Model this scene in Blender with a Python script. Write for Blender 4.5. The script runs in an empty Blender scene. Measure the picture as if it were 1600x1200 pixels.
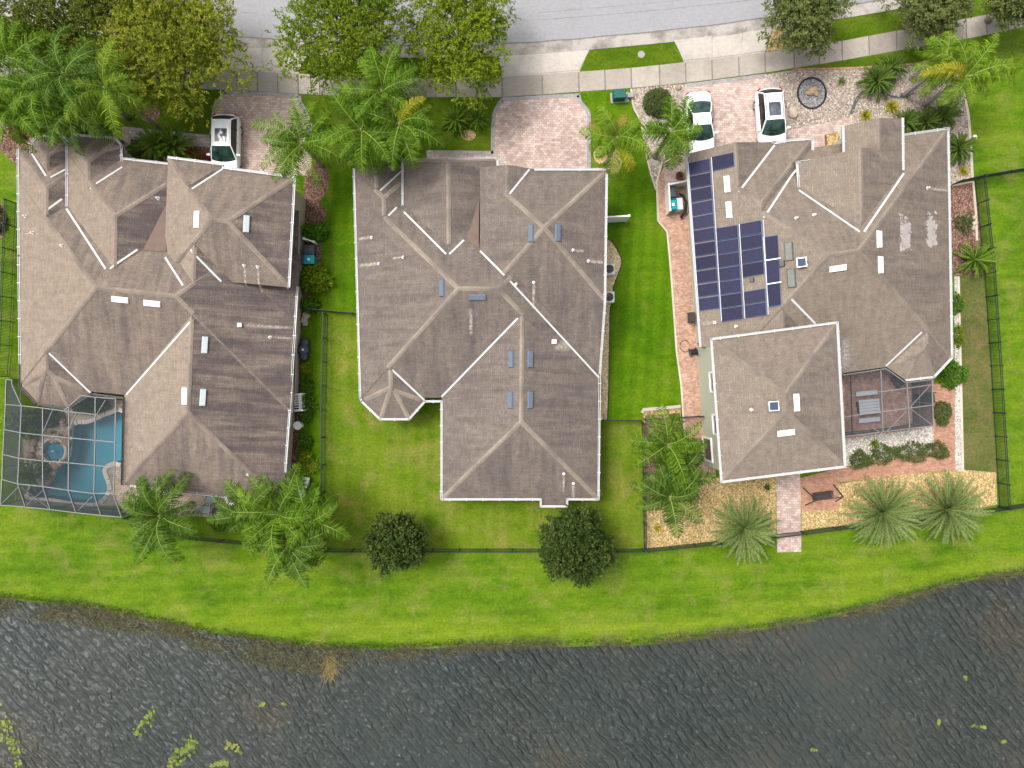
import bpy, bmesh, math, random
import numpy as np
from mathutils import Vector, Matrix
from mathutils.geometry import delaunay_2d_cdt
R = math.radians
sc = bpy.context.scene
col = sc.collection
random.seed(7)
rng = np.random.default_rng(7)

# ------------------------------------------------------------------ camera, sky, sun, exposure
CAM_H, PPM = 52.0, 22.0            # drone height, photograph pixels per metre on the ground
cam = bpy.data.cameras.new('camera'); camo = bpy.data.objects.new('camera', cam); col.objects.link(camo)
camo.location = (0, 0, CAM_H); cam.sensor_width = 36.0; cam.lens = 36.0*CAM_H*PPM/1600.0
cam.clip_end = 3000; cam.clip_start = 0.5; sc.camera = camo
SUN_EL, SUN_AZ = 64.0, -60.0       # azimuth measured clockwise from +Y (top of the picture)
w = bpy.data.worlds.new('World'); sc.world = w; w.use_nodes = True
nt = w.node_tree; nt.nodes.clear()
sky = nt.nodes.new('ShaderNodeTexSky'); sky.sky_type = 'NISHITA'; sky.sun_disc = False
sky.sun_elevation = R(SUN_EL); sky.sun_rotation = R(SUN_AZ); sky.dust_density = 6.0; sky.air_density = 1.0; sky.ozone_density = 1.0
hs = nt.nodes.new('ShaderNodeHueSaturation'); hs.inputs['Saturation'].default_value = 0.25
bg = nt.nodes.new('ShaderNodeBackground'); bg.inputs['Strength'].default_value = 0.15
wo = nt.nodes.new('ShaderNodeOutputWorld')
nt.links.new(sky.outputs[0], hs.inputs['Color']); nt.links.new(hs.outputs[0], bg.inputs[0]); nt.links.new(bg.outputs[0], wo.inputs[0])
sl = bpy.data.lights.new('sun', 'SUN'); so = bpy.data.objects.new('sun', sl); col.objects.link(so)
sl.energy = 1.5; sl.angle = R(16); sl.color = (1.0, 0.95, 0.88)
d = Vector((math.sin(R(SUN_AZ))*math.cos(R(SUN_EL)), math.cos(R(SUN_AZ))*math.cos(R(SUN_EL)), math.sin(R(SUN_EL))))
so.rotation_euler = d.to_track_quat('Z', 'Y').to_euler(); so.location = d*80
sc.view_settings.view_transform = 'Standard'; sc.view_settings.look = 'None'
sc.view_settings.exposure = 0.58; sc.view_settings.gamma = 1.0; sc.view_settings.use_curve_mapping = False
sc.cycles.max_bounces = 6; sc.cycles.transparent_max_bounces = 16

# ------------------------------------------------------------------ helpers
def P(px, py, z=0.0):
    """point of the place at height z that the drone sees at photograph position (px, py)"""
    k = (CAM_H-z)/CAM_H/PPM
    return Vector(((px-800)*k, (600-py)*k, z))
def tag(o, label=None, cat=None, group=None, kind=None):
    if label: o['label'] = label
    if cat: o['category'] = cat
    if group: o['group'] = group
    if kind: o['kind'] = kind
    return o
def empty(name, loc, label=None, cat=None, group=None, rz=0, sc_=1):
    o = bpy.data.objects.new(name, None); col.objects.link(o); o.empty_display_size = .2
    o.location = loc; o.rotation_euler = (0, 0, rz); o.scale = (sc_,)*3
    return tag(o, label, cat, group)
def link(name, me, parent=None, world=True):
    o = bpy.data.objects.new(name, me); col.objects.link(o)
    if parent is not None:
        o.parent = parent
        if world:
            a = parent; M = Matrix.Identity(4)
            chain = []
            while a is not None: chain.append(a); a = a.parent
            for a in reversed(chain): M = M @ a.matrix_parent_inverse @ a.matrix_basis
            o.matrix_parent_inverse = M.inverted()
    return o
def mesh(name, V, F, mats, midx=None, smooth=False, uv=None, attr=None):
    me = bpy.data.meshes.new(name)
    if isinstance(V, np.ndarray): V = V.tolist()
    if isinstance(F, np.ndarray): F = F.tolist()
    me.from_pydata(V, [], F)
    if not isinstance(mats, (list, tuple)): mats = [mats]
    for m in mats: me.materials.append(M_[m] if isinstance(m, str) else m)
    if midx is not None: me.polygons.foreach_set('material_index', np.asarray(midx, dtype=np.int32))
    if smooth: me.polygons.foreach_set('use_smooth', np.ones(len(me.polygons), dtype=bool))
    if uv is not None:
        l = me.uv_layers.new(name='UVMap'); l.data.foreach_set('uv', np.asarray(uv, dtype=np.float32).ravel())
    if attr is not None:
        for k, v in attr.items():
            a = me.attributes.new(k, 'FLOAT', 'FACE'); a.data.foreach_set('value', np.asarray(v, dtype=np.float32))
    me.update()
    return me
def obj(name, V, F, mats, parent=None, world=True, **kw):
    return link(name, mesh(name, V, F, mats, **kw), parent, world)
class MB:
    """collects shapes for one mesh"""
    def __init__(s): s.v = []; s.f = []; s.m = []
    def add(s, V, F, m=0):
        b = len(s.v); s.v += [tuple(p) for p in V]; s.f += [tuple(i+b for i in f) for f in F]; s.m += [m]*len(F)
    def box(s, c, size, rz=0, m=0, taper=1.0):
        x, y, z = size[0]/2, size[1]/2, size[2]/2; ca, sa = math.cos(rz), math.sin(rz)
        V = []
        for dz in (-1, 1):
            t = taper if dz > 0 else 1
            for dx, dy in ((-1,-1),(1,-1),(1,1),(-1,1)):
                X, Y = dx*x*t, dy*y*t
                V.append((c[0]+X*ca-Y*sa, c[1]+X*sa+Y*ca, c[2]+dz*z))
        s.add(V, [(3,2,1,0),(4,5,6,7),(0,1,5,4),(1,2,6,5),(2,3,7,6),(3,0,4,7)], m)
    def bar(s, a, b, wd, ht=None, m=0):
        a, b = Vector(a), Vector(b); d = (b-a)
        if d.length < 1e-5: return
        d.normalize(); up = Vector((0,0,1)) if abs(d.z) < .95 else Vector((1,0,0))
        sd = d.cross(up).normalized(); u2 = sd.cross(d).normalized(); ht = ht or wd
        V = [p+sd*(sx*wd/2)+u2*(su*ht/2) for p in (a, b) for sx, su in ((-1,-1),(1,-1),(1,1),(-1,1))]
        s.add(V, [(0,1,2,3),(7,6,5,4),(0,4,5,1),(1,5,6,2),(2,6,7,3),(3,7,4,0)], m)
    def tube(s, pts, rad, n=8, m=0, cap=True):
        pts = [Vector(p) for p in pts]
        if not isinstance(rad, (list, tuple)): rad = [rad]*len(pts)
        V = []; F = []
        for i, p in enumerate(pts):
            d = (pts[min(i+1, len(pts)-1)]-pts[max(i-1, 0)]).normalized()
            up = Vector((0,0,1)) if abs(d.z) < .9 else Vector((0,1,0))
            a = d.cross(up).normalized(); b = a.cross(d)
            for k in range(n):
                t = 2*math.pi*k/n; V.append(p+(a*math.cos(t)+b*math.sin(t))*rad[i])
        for i in range(len(pts)-1):
            for k in range(n):
                F.append((i*n+k, i*n+(k+1) % n, (i+1)*n+(k+1) % n, (i+1)*n+k))
        if cap: F.append(tuple(range(n-1,-1,-1))); F.append(tuple((len(pts)-1)*n+k for k in range(n)))
        s.add(V, F, m)
    def lathe(s, c, prof, n=20, m=0):
        V = [(c[0]+r*math.cos(2*math.pi*k/n), c[1]+r*math.sin(2*math.pi*k/n), c[2]+z) for r, z in prof for k in range(n)]
        F = [(i*n+k, i*n+(k+1) % n, (i+1)*n+(k+1) % n, (i+1)*n+k) for i in range(len(prof)-1) for k in range(n)]
        F.append(tuple(range(n-1,-1,-1))); F.append(tuple((len(prof)-1)*n+k for k in range(n)))
        s.add(V, F, m)
    def build(s, name, mats, parent=None, smooth=False, world=True):
        return obj(name, s.v, s.f, mats, parent, world, midx=s.m, smooth=smooth)

# ------------------------------------------------------------------ materials
M_ = {}
class NB:
    """small node-graph builder"""
    def __init__(s, name):
        s.m = bpy.data.materials.new(name); s.m.use_nodes = True; s.t = s.m.node_tree; s.t.nodes.clear()
        s.out = s.t.nodes.new('ShaderNodeOutputMaterial'); M_[name] = s.m
    def n(s, typ, **kw):
        nd = s.t.nodes.new('ShaderNode'+typ)
        for k, v in kw.items():
            if k in nd.inputs.keys() if isinstance(k, str) else False: pass
            setattr(nd, k, v)
        return nd
    def l(s, a, b): s.t.links.new(a, b)
    def val(s, sock, v):
        if hasattr(v, 'links') or isinstance(v, bpy.types.NodeSocket): s.l(v, sock)
        elif isinstance(v, (tuple, list)) and len(v) == 3 and sock.type == 'RGBA': sock.default_value = (*v, 1)
        else: sock.default_value = v
    def coord(s, kind='Object', scale=(1,1,1), rot=(0,0,0)):
        tc = s.n('TexCoord'); mp = s.n('Mapping'); s.l(tc.outputs[kind], mp.inputs[0])
        mp.inputs['Scale'].default_value = scale; mp.inputs['Rotation'].default_value = rot
        return mp.outputs[0]
    def noise(s, co, scale, detail=4, rough=.55, dist=0):
        nd = s.n('TexNoise'); s.l(co, nd.inputs['Vector']); nd.inputs['Scale'].default_value = scale
        nd.inputs['Detail'].default_value = detail; nd.inputs['Roughness'].default_value = rough; nd.inputs['Distortion'].default_value = dist
        return nd.outputs[0]
    def vor(s, co, scale, feature='F1', out='Distance'):
        nd = s.n('TexVoronoi'); nd.feature = feature; s.l(co, nd.inputs['Vector']); nd.inputs['Scale'].default_value = scale
        return nd.outputs[out]
    def ramp(s, f, stops, interp='LINEAR'):
        nd = s.n('ValToRGB'); nd.color_ramp.interpolation = interp; s.l(f, nd.inputs[0]); e = nd.color_ramp.elements
        while len(e) < len(stops): e.new(.5)
        for i, (p, c) in enumerate(stops):
            e[i].position = p; e[i].color = (*c, 1) if isinstance(c, (tuple, list)) else (c, c, c, 1)
        return nd.outputs[0]
    def mix(s, f, a, b, blend='MIX'):
        nd = s.n('Mix'); nd.data_type = 'RGBA'; nd.blend_type = blend
        s.val(nd.inputs[0], f); s.val(nd.inputs[6], a); s.val(nd.inputs[7], b)
        return nd.outputs[2]
    def math(s, op, a, b=0.0):
        nd = s.n('Math'); nd.operation = op; s.val(nd.inputs[0], a); s.val(nd.inputs[1], b); return nd.outputs[0]
    def attr(s, name, out='Fac'):
        nd = s.n('Attribute'); nd.attribute_name = name; return nd.outputs[out]
    def bump(s, h, strength=.4, dist=.02):
        nd = s.n('Bump'); nd.inputs['Strength'].default_value = strength; nd.inputs['Distance'].default_value = dist; s.l(h, nd.inputs['Height'])
        return nd.outputs[0]
    def pbr(s, color, rough=.8, metal=0, spec=.3, normal=None, alpha=None):
        p = s.n('BsdfPrincipled'); s.val(p.inputs['Base Color'], color); s.val(p.inputs['Roughness'], rough)
        p.inputs['Metallic'].default_value = metal; p.inputs['Specular IOR Level'].default_value = spec
        if normal is not None: s.l(normal, p.inputs['Normal'])
        if alpha is not None: s.val(p.inputs['Alpha'], alpha)
        s.l(p.outputs[0], s.out.inputs[0]); return p
def simple(name, c, rough=.6, metal=0, spec=.3, var=.12, scale=3.0, bump=0):
    b = NB(name); co = b.coord(); n = b.noise(co, scale, 5)
    cc = b.mix(n, tuple(max(0, x*(1-var)) for x in c), tuple(min(1, x*(1+var)) for x in c))
    b.pbr(cc, rough, metal, spec, b.bump(n, bump, .01) if bump else None)

def grass_mat(name, dark, mid, light, dry, dryamt=.5, stripe=0.0, rot=0.0):
    b = NB(name); co = b.coord()
    n1 = b.noise(b.coord('Object', (.75,1.5,1), (0,0,rot*0+.06)), .20, 6, .68, .3); n2 = b.noise(b.coord('Object', (.7,1.3,1)), 1.1, 6, .7); n3 = b.noise(co, 5.5, 5, .8); n4 = b.noise(co, 38, 2, .6)
    c = b.ramp(n1, [(.36, dark), (.5, mid), (.64, light)])
    c2 = b.ramp(n2, [(.34, dark), (.5, mid), (.68, light)])
    c = b.mix(.45, c, c2)
    dm = b.ramp(b.noise(co, .5, 6, .7, .6), [(.56-.1*dryamt, 0.0), (.8-.1*dryamt, 1.0)])
    c = b.mix(b.math('MULTIPLY', dm, dryamt), c, dry)
    lu = b.attr('lush'); c = b.mix(b.math('MULTIPLY', lu, b.ramp(n2, [(.3, .15), (.7, .8)])), c, (.185,.25,.014))
    f = b.ramp(n3, [(.3, .66), (.7, 1.32)]); c = b.mix(1.0, c, f, 'MULTIPLY')
    f = b.ramp(n4, [(.25, .62), (.75, 1.38)]); c = b.mix(1.0, c, f, 'MULTIPLY')
    if stripe:
        wv = b.n('TexWave'); wv.inputs['Scale'].default_value = .33; wv.inputs['Distortion'].default_value = 2.2; wv.inputs['Detail'].default_value = 2
        b.l(b.coord('Object', (1,1,1), (0,0,rot)), wv.inputs['Vector'])
        c = b.mix(1.0, c, b.ramp(wv.outputs['Fac'], [(0.2, 1-stripe), (.8, 1+stripe)]), 'MULTIPLY')
    b.pbr(c, .9, 0, .1, b.bump(b.math('ADD', n3, n4), .7, .05))
grass_mat('grass_bank', (.044,.108,.004), (.090,.172,.006), (.158,.222,.014), (.212,.210,.05), .7, .05, 1.52)
grass_mat('grass_back', (.062,.130,.004), (.112,.178,.009), (.168,.215,.020), (.23,.20,.055), .8, .04, .02)
grass_mat('grass_side', (.038,.108,.001), (.070,.155,.002), (.115,.195,.006), (.18,.175,.03), .45, .07, .06)
grass_mat('grass_front', (.038,.088,.002), (.070,.128,.004), (.115,.165,.010), (.17,.14,.035), .6, .0)
grass_mat('grass_dull', (.062,.085,.018), (.095,.115,.028), (.13,.14,.045), (.21,.14,.07), .9, .0)

def water_lake():
    b = NB('lake_water'); 
    co = b.coord('Object', (1,1,1), (0,0,R(-42)))
    wv = b.n('TexWave'); wv.bands_direction = 'X'; wv.inputs['Scale'].default_value = .56; wv.inputs['Distortion'].default_value = 6.0
    wv.inputs['Detail'].default_value = 3.0; wv.inputs['Detail Scale'].default_value = .9; wv.inputs['Detail Roughness'].default_value = .62
    b.l(co, wv.inputs['Vector'])
    m2 = b.n('Mapping'); b.l(co, m2.inputs[0]); m2.inputs['Scale'].default_value = (1.0,.36,1); cs = m2.outputs[0]
    n1 = b.noise(cs, 2.5, 4, .5, .3); n2 = b.noise(cs, 5.0, 4, .6, .3)
    patch = b.noise(b.coord(), .045, 3, .55, .4)
    h = b.math('ADD', b.math('MULTIPLY', b.math('POWER', wv.outputs['Fac'], 1.8), .42), b.math('ADD', b.math('MULTIPLY', n1, .95), b.math('MULTIPLY', n2, .34)))
    h = b.math('MULTIPLY', h, b.ramp(patch, [(.38, .45), (.6, 1.1)]))
    c = b.ramp(b.noise(b.coord(), .07, 3, .6), [(.35, (.032,.041,.039)), (.55, (.042,.048,.042)), (.7, (.068,.057,.043))])
    p = b.pbr(c, .32, 0, .6, b.bump(h, 1.0, .38)); p.inputs['IOR'].default_value = 1.33
water_lake()
def pool_mat():
    b = NB('pool_water'); co = b.coord(); nrm = b.bump(b.noise(co, 2.5, 3), .25, .05)
    t = b.n('BsdfTransparent'); t.inputs[0].default_value = (.55,.86,.93,1)
    g = b.n('BsdfGlossy'); g.inputs['Roughness'].default_value = .05; b.l(nrm, g.inputs['Normal'])
    fr = b.n('Fresnel'); fr.inputs[0].default_value = 1.33; b.l(nrm, fr.inputs['Normal'])
    mx = b.n('MixShader'); b.l(fr.outputs[0], mx.inputs[0]); b.l(t.outputs[0], mx.inputs[1]); b.l(g.outputs[0], mx.inputs[2]); b.l(mx.outputs[0], b.out.inputs[0])
    simple('pool_plaster', (.22,.43,.49), .8, var=.08, scale=1.0)
pool_mat()

def shingle(name, base, dark, cap):
    b = NB(name); uv = b.coord('UV')
    br = b.n('TexBrick'); b.l(uv, br.inputs['Vector']); br.offset = .5
    br.inputs['Scale'].default_value = 1.0; br.inputs['Brick Width'].default_value = .32; br.inputs['Row Height'].default_value = .145
    br.inputs['Mortar Size'].default_value = .010; br.inputs['Mortar Smooth'].default_value = .3; br.inputs['Bias'].default_value = 0
    br.inputs['Color1'].default_value = (.84,.84,.84,1); br.inputs['Color2'].default_value = (1.12,1.11,1.10,1); br.inputs['Mortar'].default_value = (.66,.66,.66,1)
    st = b.noise(b.coord('UV', (1.0,.10,1)), 1.6, 5, .65)                 # streaks that run down the slope
    st2 = b.noise(b.coord('UV', (.10,1.0,1)), 1.1, 4, .65)                # bands along the courses
    bl = b.noise(b.coord('UV'), .30, 4, .6); fine = b.noise(b.coord('UV'), 17, 3, .75)
    a = b.attr('algae')
    k = b.math('MULTIPLY', a, b.ramp(b.math('ADD', b.math('MULTIPLY', st, .72), b.math('MULTIPLY', bl, .32)), [(.36, .18), (.62, 1.15)]))
    k = b.math('ADD', k, b.math('MULTIPLY', b.ramp(st2, [(.45, 0.0), (.8, 1.0)]), .14))
    c = b.mix(b.math('MINIMUM', k, 1.0), base, dark)
    c = b.mix(1.0, c, b.ramp(fine, [(.25, .58), (.75, 1.40)]), 'MULTIPLY')
    c = b.mix(.75, c, b.mix(1.0, c, br.outputs['Color'], 'MULTIPLY'))
    c = b.mix(1.0, c, b.ramp(b.noise(b.coord('UV', (1,.25,1)), 3.2, 4, .7), [(.30, .84), (.70, 1.16)]), 'MULTIPLY')
    h = b.math('ADD', b.math('MULTIPLY', br.outputs['Fac'], -1.0), fine)
    b.pbr(c, .92, 0, .15, b.bump(h, .5, .015))
    bb = NB(name+'_cap'); co = bb.coord(); n = bb.noise(co, 6, 4, .7); n2 = bb.noise(co, .5, 3)
    cc = bb.mix(1.0, cap, bb.ramp(n, [(.2, .7), (.8, 1.2)]), 'MULTIPLY'); cc = bb.mix(bb.ramp(n2, [(.4, 0.0), (.7, .7)]), cc, dark)
    bb.pbr(cc, .92, 0, .15, bb.bump(n, .4, .01))
shingle('shingle_tan', (.265,.213,.168), (.102,.083,.080), (.265,.217,.175))
shingle('shingle_grey', (.215,.178,.149), (.104,.088,.084), (.28,.235,.19))
shingle('shingle_brown', (.242,.199,.158), (.118,.098,.089), (.25,.207,.167))

def pavers(name, c1, c2, c3, bw=.20, rh=.115, rot=0):
    b = NB(name); co = b.coord('Object', (1,1,1), (0,0,rot))
    br = b.n('TexBrick'); b.l(co, br.inputs['Vector']); br.inputs['Scale'].default_value = 1; br.inputs['Brick Width'].default_value = bw; br.inputs['Row Height'].default_value = rh
    br.inputs['Mortar Size'].default_value = .009; br.inputs['Color1'].default_value = (0,0,0,1); br.inputs['Color2'].default_value = (1,1,1,1); br.inputs['Mortar'].default_value = (.5,.5,.5,1)
    c = b.ramp(br.outputs['Color'], [(0, c1), (.5, c2), (1, c3)])
    big = b.noise(co, .45, 5, .65); mid = b.noise(co, 2.6, 4, .7); fine = b.noise(co, 24, 3, .7)
    c = b.mix(1.0, c, b.ramp(big, [(.3, .8), (.7, 1.16)]), 'MULTIPLY'); c = b.mix(1.0, c, b.ramp(mid, [(.3, .78), (.7, 1.18)]), 'MULTIPLY')
    c = b.mix(1.0, c, b.ramp(fine, [(.2, .8), (.8, 1.2)]), 'MULTIPLY')
    c = b.mix(br.outputs['Fac'], c, (.25,.20,.17))
    b.pbr(c, .9, 0, .15, b.bump(b.math('SUBTRACT', fine, br.outputs['Fac']), .5, .012))
pavers('paver_pink', (.40,.285,.24), (.49,.375,.33), (.55,.455,.41), .26, .17, R(2))
pavers('paver_red', (.38,.20,.135), (.47,.275,.19), (.52,.36,.28), .22, .11, R(6))
pavers('paver_clay', (.36,.165,.10), (.43,.21,.13), (.47,.27,.18), .22, .11, R(8))
pavers('paver_patio', (.34,.19,.155), (.42,.25,.205), (.47,.31,.265), .22, .22, R(8))
pavers('paver_edge', (.27,.265,.27), (.33,.32,.325), (.38,.36,.36), .18, .10, R(3))
pavers('paver_tan', (.40,.31,.24), (.48,.39,.31), (.54,.46,.38), .3, .15, R(-6))

def concrete(name, c, var=.2, stain=.35, dark=(.2,.18,.15)):
    b = NB(name); co = b.coord(); r = b.n('ObjectInfo').outputs['Random']
    n1 = b.noise(co, .55, 6, .65); n2 = b.noise(co, 4, 4, .7); n3 = b.noise(co, 40, 2, .6)
    cc = b.mix(1.0, c, b.ramp(r, [(0, 1-var), (1, 1+var*.6)]), 'MULTIPLY')
    cc = b.mix(b.math('MULTIPLY', b.ramp(n1, [(.45, 0.0), (.75, 1.0)]), stain), cc, dark)
    cc = b.mix(1.0, cc, b.ramp(n2, [(.25, .86), (.75, 1.1)]), 'MULTIPLY'); cc = b.mix(1.0, cc, b.ramp(n3, [(.2, .86), (.8, 1.12)]), 'MULTIPLY')
    b.pbr(cc, .9, 0, .15, b.bump(n3, .25, .01))
concrete('concrete_walk', (.36,.32,.275), .26, .5)
concrete('concrete_apron', (.47,.43,.385), .10, .4)
concrete('concrete_kerb', (.38,.35,.315), .05, 1.0, (.10,.085,.075))
concrete('asphalt', (.30,.30,.312), .02, .45, (.25,.25,.255))
concrete('edging', (.55,.48,.40), .15, .4)
def gravel(name, stops, scale=13):
    b = NB(name); co = b.coord(); v = b.n('TexVoronoi'); b.l(co, v.inputs['Vector']); v.inputs['Scale'].default_value = scale
    c = b.ramp(v.outputs['Color'], stops); n = b.noise(co, .8, 5, .65)
    c = b.mix(1.0, c, b.ramp(n, [(.3, .72), (.7, 1.2)]), 'MULTIPLY'); c = b.mix(1.0, c, b.ramp(v.outputs['Distance'], [(.25, 1.1), (.7, .55)]), 'MULTIPLY')
    b.pbr(c, .9, 0, .15, b.bump(v.outputs['Distance'], -.8, .04))
gravel('gravel_grey', [(.2, (.28,.225,.18)), (.5, (.40,.33,.27)), (.8, (.52,.45,.39))])
gravel('gravel_tan', [(.2, (.30,.205,.08)), (.5, (.47,.345,.15)), (.8, (.60,.47,.25))])
gravel('gravel_cream', [(.2, (.48,.37,.20)), (.5, (.64,.51,.31)), (.8, (.78,.66,.45))])
gravel('gravel_white', [(.2, (.34,.31,.27)), (.5, (.50,.46,.41)), (.8, (.66,.62,.56))])
gravel('gravel_slate', [(.2, (.15,.16,.175)), (.5, (.22,.23,.245)), (.8, (.33,.34,.35))])
gravel('mulch', [(.2, (.12,.065,.045)), (.5, (.20,.115,.085)), (.8, (.30,.19,.15))], 9)
def stone_mat(name, stops):
    b = NB(name); t = b.attr('tint'); c = b.ramp(t, stops); n = b.noise(b.coord(), 8, 4)
    c = b.mix(1.0, c, b.ramp(n, [(.2, .75), (.8, 1.2)]), 'MULTIPLY'); b.pbr(c, .85, 0, .2)
stone_mat('stones_grey', [(0, (.25,.20,.16)), (.5, (.40,.33,.275)), (1, (.58,.52,.46))])
stone_mat('stones_tan', [(0, (.29,.19,.075)), (.5, (.48,.355,.155)), (1, (.67,.54,.30))])
stone_mat('stones_cream', [(0, (.50,.39,.22)), (.5, (.70,.58,.36)), (1, (.85,.75,.55))])
stone_mat('stones_white', [(0, (.32,.28,.24)), (.5, (.52,.48,.43)), (1, (.74,.70,.65))])
stone_mat('stones_slate', [(0, (.10,.11,.12)), (.5, (.20,.21,.225)), (1, (.36,.37,.38))])
stone_mat('chips', [(0, (.09,.05,.035)), (.5, (.20,.11,.08)), (1, (.36,.24,.18))])
def leaf(name, a, c, e, trans=.38, rough=.55, dead=None):
    b = NB(name); t = b.attr('tint'); r = b.n('ObjectInfo').outputs['Random']
    f = b.math('ADD', b.math('MULTIPLY', t, .8), b.math('MULTIPLY', r, .2))
    cc = b.ramp(f, [(0, a), (.5, c), (1, e)])
    p = b.n('BsdfPrincipled'); b.l(cc, p.inputs['Base Color']); p.inputs['Roughness'].default_value = rough; p.inputs['Specular IOR Level'].default_value = .08
    tr = b.n('BsdfTranslucent'); b.l(cc, tr.inputs[0]); mx = b.n('MixShader'); mx.inputs[0].default_value = trans
    b.l(p.outputs[0], mx.inputs[1]); b.l(tr.outputs[0], mx.inputs[2]); b.l(mx.outputs[0], b.out.inputs[0])
leaf('leaf_yellow', (.095,.135,.010), (.235,.275,.025), (.42,.42,.06))
leaf('leaf_olive', (0.075,0.105,0.015), (0.15,0.188,0.024), (0.255,0.27,0.038))
leaf('leaf_oak', (0.09,0.15,0.012), (0.188,0.27,0.019), (0.36,0.405,0.033))
leaf('leaf_greyoak', (0.093,0.124,0.034), (0.171,0.209,0.062), (0.295,0.318,0.109))
leaf('leaf_dark', (.022,.042,.010), (.058,.092,.018), (.17,.20,.05), .2, .35)
leaf('leaf_green', (.04,.11,.008), (.095,.21,.018), (.19,.32,.035))
leaf('leaf_lime', (.09,.16,.010), (.19,.27,.014), (.36,.38,.03))
leaf('leaf_hedge', (.05,.075,.022), (.11,.15,.042), (.22,.26,.09))
leaf('leaf_red', (.11,.02,.02), (.22,.045,.04), (.35,.10,.08))
leaf('leaf_pad', (.11,.15,.04), (.22,.28,.07), (.38,.38,.09))
leaf('leaf_reed', (.085,.085,.05), (.18,.17,.095), (.36,.33,.18))
leaf('leaf_shore', (.02,.05,.008), (.05,.11,.010), (.11,.19,.015))
leaf('frond_green', (.028,.075,.005), (.085,.170,.009), (.175,.285,.022), .26)
leaf('frond_bright', (.05,.115,.007), (.13,.225,.014), (.25,.34,.03), .28)
leaf('frond_deep', (.024,.062,.006), (.066,.132,.013), (.15,.235,.035), .24)
leaf('frond_silver', (.055,.095,.028), (.145,.200,.062), (.28,.33,.12), .2)
leaf('leaf_straw', (.28,.21,.09), (.45,.36,.16), (.6,.5,.25))
leaf('frond_sago', (.04,.085,.012), (.08,.145,.02), (.14,.215,.035))
leaf('frond_yellow', (.22,.23,.015), (.38,.36,.02), (.55,.46,.05))
leaf('frond_brown', (.22,.12,.03), (.34,.21,.05), (.45,.30,.09))
simple('rachis', (.21,.28,.06), .6); simple('bark', (.20,.165,.13), .9, bump=.6, scale=9); simple('palm_bark', (.27,.25,.22), .9, bump=.5, scale=6)
simple('white_paint', (.80,.80,.79), .5, var=.04); simple('vinyl', (.80,.80,.78), .4, var=.03)
simple('gutter_white', (.56,.56,.555), .45, var=.10); simple('gutter_dark', (.09,.085,.085), .6)
simple('stucco_beige', (.50,.43,.345), .9, bump=.3, scale=20, var=.05); simple('stucco_sage', (.46,.475,.375), .9, bump=.3, scale=20, var=.05); simple('stucco_grey', (.5,.47,.43), .9, bump=.3, scale=20, var=.05)
simple('soffit', (.6,.58,.55), .8); simple('vent_white', (.82,.83,.84), .35, var=.03, spec=.5); simple('vent_grey', (.50,.56,.58), .3, metal=.3, var=.06); simple('vent_blue', (.115,.145,.19), .6, spec=.15, var=.06)
simple('vent_glass', (.10,.11,.095), .35, spec=.2, var=.35)
simple('fan_cell', (.045,.065,.115), .5, spec=.1); simple('pipe_white', (.75,.74,.72), .5); simple('black_metal', (.018,.02,.022), .45, spec=.4); simple('dark_metal', (.05,.05,.052), .5, spec=.4)
simple('bronze', (.05,.038,.035), .5); simple('cage_metal', (.21,.215,.22), .5, var=.05); simple('fence_green', (.02,.03,.03), .5)
simple('teal', (.012,.33,.37), .45, var=.06); simple('bin_grey', (.07,.075,.09), .5); simple('rubber', (.018,.018,.02), .75); simple('rim', (.45,.46,.47), .3, metal=.7)
simple('car_white', (.83,.835,.84), .18, spec=.6, var=.01); simple('car_trim', (.03,.03,.032), .5); simple('tail_red', (.45,.02,.02), .25); simple('lamp_clear', (.7,.72,.74), .12, spec=.6)
simple('util_green', (.012,.10,.075), .5, var=.1); simple('concrete_grey', (.30,.29,.275), .85); simple('terracotta', (.17,.06,.035), .8); simple('pot_dark', (.05,.03,.025), .7)
simple('rock_tan', (.46,.38,.31), .9, bump=.6, scale=4, var=.3); simple('rock_brown', (.36,.25,.16), .9, bump=.7, scale=5, var=.4); simple('coping', (.60,.55,.48), .8, var=.12, scale=5)
simple('cushion', (.55,.57,.62), .85, var=.05); simple('fabric_white', (.80,.79,.76), .9, var=.03); simple('glass_top', (.42,.50,.50), .08, spec=.7, var=.05); simple('garage_door', (.66,.63,.58), .6); simple('wood_brown', (.20,.11,.06), .7)
simple('door_glass', (.012,.016,.018), .08, spec=.7); simple('ac_white', (.74,.74,.72), .5)
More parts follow.
